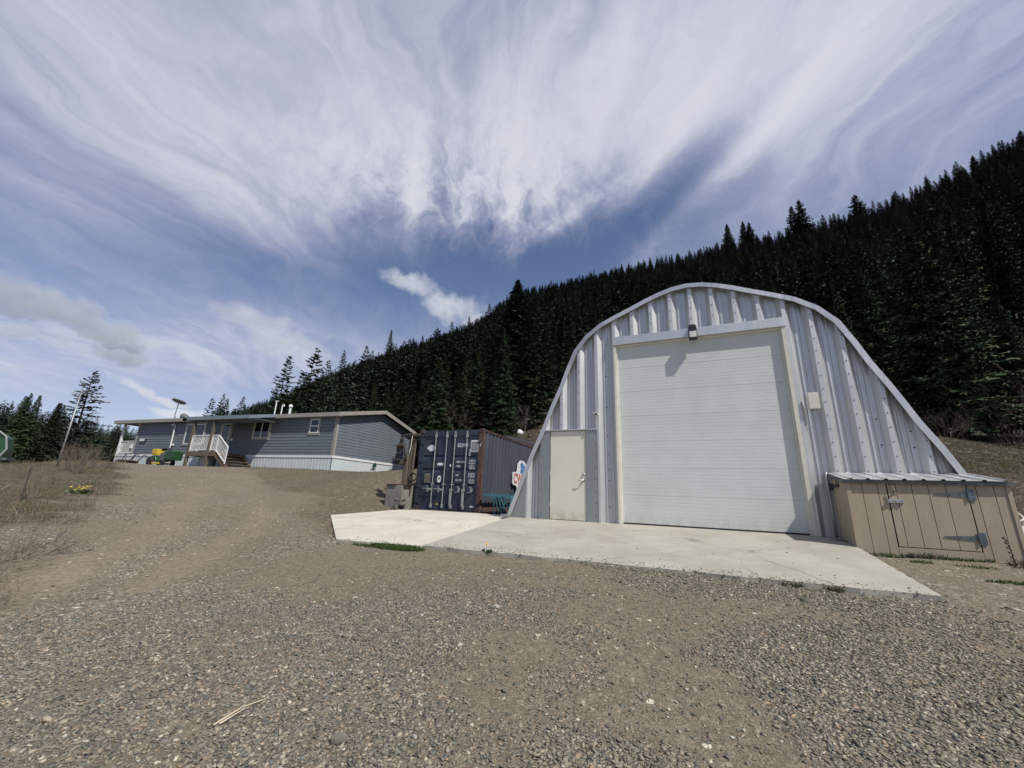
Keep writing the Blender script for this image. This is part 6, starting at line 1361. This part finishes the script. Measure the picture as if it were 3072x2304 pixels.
# loose gravel: angular stones, thicker where the surface is loose
def stones(n, rmin, rmax, smin, smax, power, seedv):
    g = np.random.default_rng(seedv); a = g.uniform(-58, 60, n); r = rmin + (rmax - rmin) * g.random(n) ** power
    x, y = r * np.sin(np.radians(a)), r * np.cos(np.radians(a)); gm_, tr_, loose_shade = masks(x, y)
    ok = (g.random(n) < (1 - gm_ * .7) * np.clip(loose_shade * 1.5 + .10, 0, 1) * (1 - .75 * tr_)) & ~in_poly(x, y, slab_poly)
    rels = np.stack([x - P0[0], y - P0[1]], -1); su, sd_ = rels @ aS[:2], rels @ nS[:2]; ok &= ~((su > -2.9) & (su < 6) & (sd_ > -3.50)) | (sd_ < -3.48); x, y = x[ok], y[ok]; n = len(x)
    z = ground_z(x, y); s = smin + (smax - smin) * g.random(n) ** 2.6
    C = np.array([[i, j, k] for i in (-1, 1) for j in (-1, 1) for k in (-1, 1)], float); Vv = C[None] * g.uniform(.55, 1.15, (n, 8, 1)) + g.normal(0, .13, (n, 8, 3))
    Vv *= (s[:, None] * np.stack([g.uniform(.8, 1.5, n), g.uniform(.6, 1., n), g.uniform(.2, .5, n)], -1))[:, None] * .5
    th = g.uniform(0, 6.28, n); c_, s_ = np.cos(th), np.sin(th); xr = Vv[..., 0] * c_[:, None] - Vv[..., 1] * s_[:, None]; yr = Vv[..., 0] * s_[:, None] + Vv[..., 1] * c_[:, None]
    tilt = g.normal(0, .28, (n, 2)); zr_2 = Vv[..., 2] + xr * tilt[:, :1] + yr * tilt[:, 1:]; Vv = np.stack([xr + x[:, None], yr + y[:, None], zr_2 + z[:, None] + s[:, None] * .10], -1)
    fq = np.array([(0, 1, 3, 2), (4, 6, 7, 5), (0, 4, 5, 1), (2, 3, 7, 6), (1, 5, 7, 3), (0, 2, 6, 4)]); Qd = (fq[None] + (np.arange(n) * 8)[:, None, None]).reshape(-1, 4)
    pal = np.array([1.06, 1.01, .92]) * np.array([(.155, .148, .132), (.19, .176, .148), (.235, .215, .178), (.105, .106, .10), (.29, .265, .22), (.205, .18, .145), (.145, .158, .148), (.40, .375, .32), (.30, .23, .17), (.17, .155, .132)]); pr = np.array([.17, .18, .16, .13, .12, .09, .06, .04, .02, .03]); ci = g.choice(len(pal), n, p=pr / pr.sum())
    cc = pal[ci] * g.uniform(.8, 1.2, (n, 1)); wsel = g.random(n) < .004; cc[wsel] = (.46, .43, .37)
    return Vv.reshape(-1, 3), Qd, np.repeat(cc, 8, 0)
A1 = stones(230000, 1.9, 6.2, .006, .026, .75, 1); A2 = stones(90000, 2.0, 13, .010, .031, .8, 2); A4 = None; A3 = stones(500, 2.2, 11, .035, .065, .8, 3)
Vv = np.concatenate([A1[0], A2[0], A3[0]]); o1, o2 = len(A1[0]), len(A1[0]) + len(A2[0]); Qd = np.concatenate([A1[1], A2[1] + o1, A3[1] + o2]); cc = np.concatenate([A1[2], A2[2], A3[2]]); print('stones', len(Vv) // 8)
gq = np.random.default_rng(9); k_ = 1500; uu = gq.uniform(-6.2, 4.0, k_); dd = np.where(uu > -2.7, 3.5, 3.72) - np.abs(gq.normal(0, .16, k_)) + .03; sel = gq.random(k_) < .12; dd[sel] = gq.uniform(.2, 3.4, sel.sum())
ed_ = uu > 3.7; pz = P0[:2] + uu[:, None] * aS[:2] - dd[:, None] * nS[:2]; zz = P0[2] - .1 * np.maximum(dd, 0) + .004 - .012 * (uu < -2.75); s_ = .005 + .018 * gq.random(k_) ** 3
C = np.array([[i, j, k] for i in (-1, 1) for j in (-1, 1) for k in (-1, 1)], float); V5 = C[None] * gq.uniform(.5, 1.2, (k_, 8, 1)) * s_[:, None, None] * .5 * np.array([1.2, .9, .6]); V5 = V5 + np.concatenate([pz, zz[:, None]], 1)[:, None]
keep = ~((uu < -4.5)); V5 = V5[keep]; fq = np.array([(0, 1, 3, 2), (4, 6, 7, 5), (0, 4, 5, 1), (2, 3, 7, 6), (1, 5, 7, 3), (0, 2, 6, 4)]); Q5 = (fq[None] + (np.arange(len(V5)) * 8)[:, None, None]).reshape(-1, 4); c5 = np.repeat(gq.uniform(.7, 1.3, (len(V5), 1)) * np.array([.19, .17, .14]), 8, 0)
Qd = np.concatenate([Qd, Q5 + len(Vv)]); Vv = np.concatenate([Vv, V5.reshape(-1, 3)]); cc = np.concatenate([cc, c5])
M_stone = bpy.data.materials.new('gravel_stones'); M_stone.use_nodes = True; t = NT(M_stone.node_tree); b = t.nodes['Principled BSDF']; at = t.n('ShaderNodeAttribute'); at.attribute_name = 'tint'; t.put(b.inputs['Base Color'], at.outputs['Color']); b.inputs['Roughness'].default_value = .85; b.inputs['Specular IOR Level'].default_value = .25
o = raw_mesh('gravel', Vv, Qd, M_stone, cols=cc); o['kind'] = 'stuff'; o['label'] = 'loose grey gravel stones strewn over the yard'
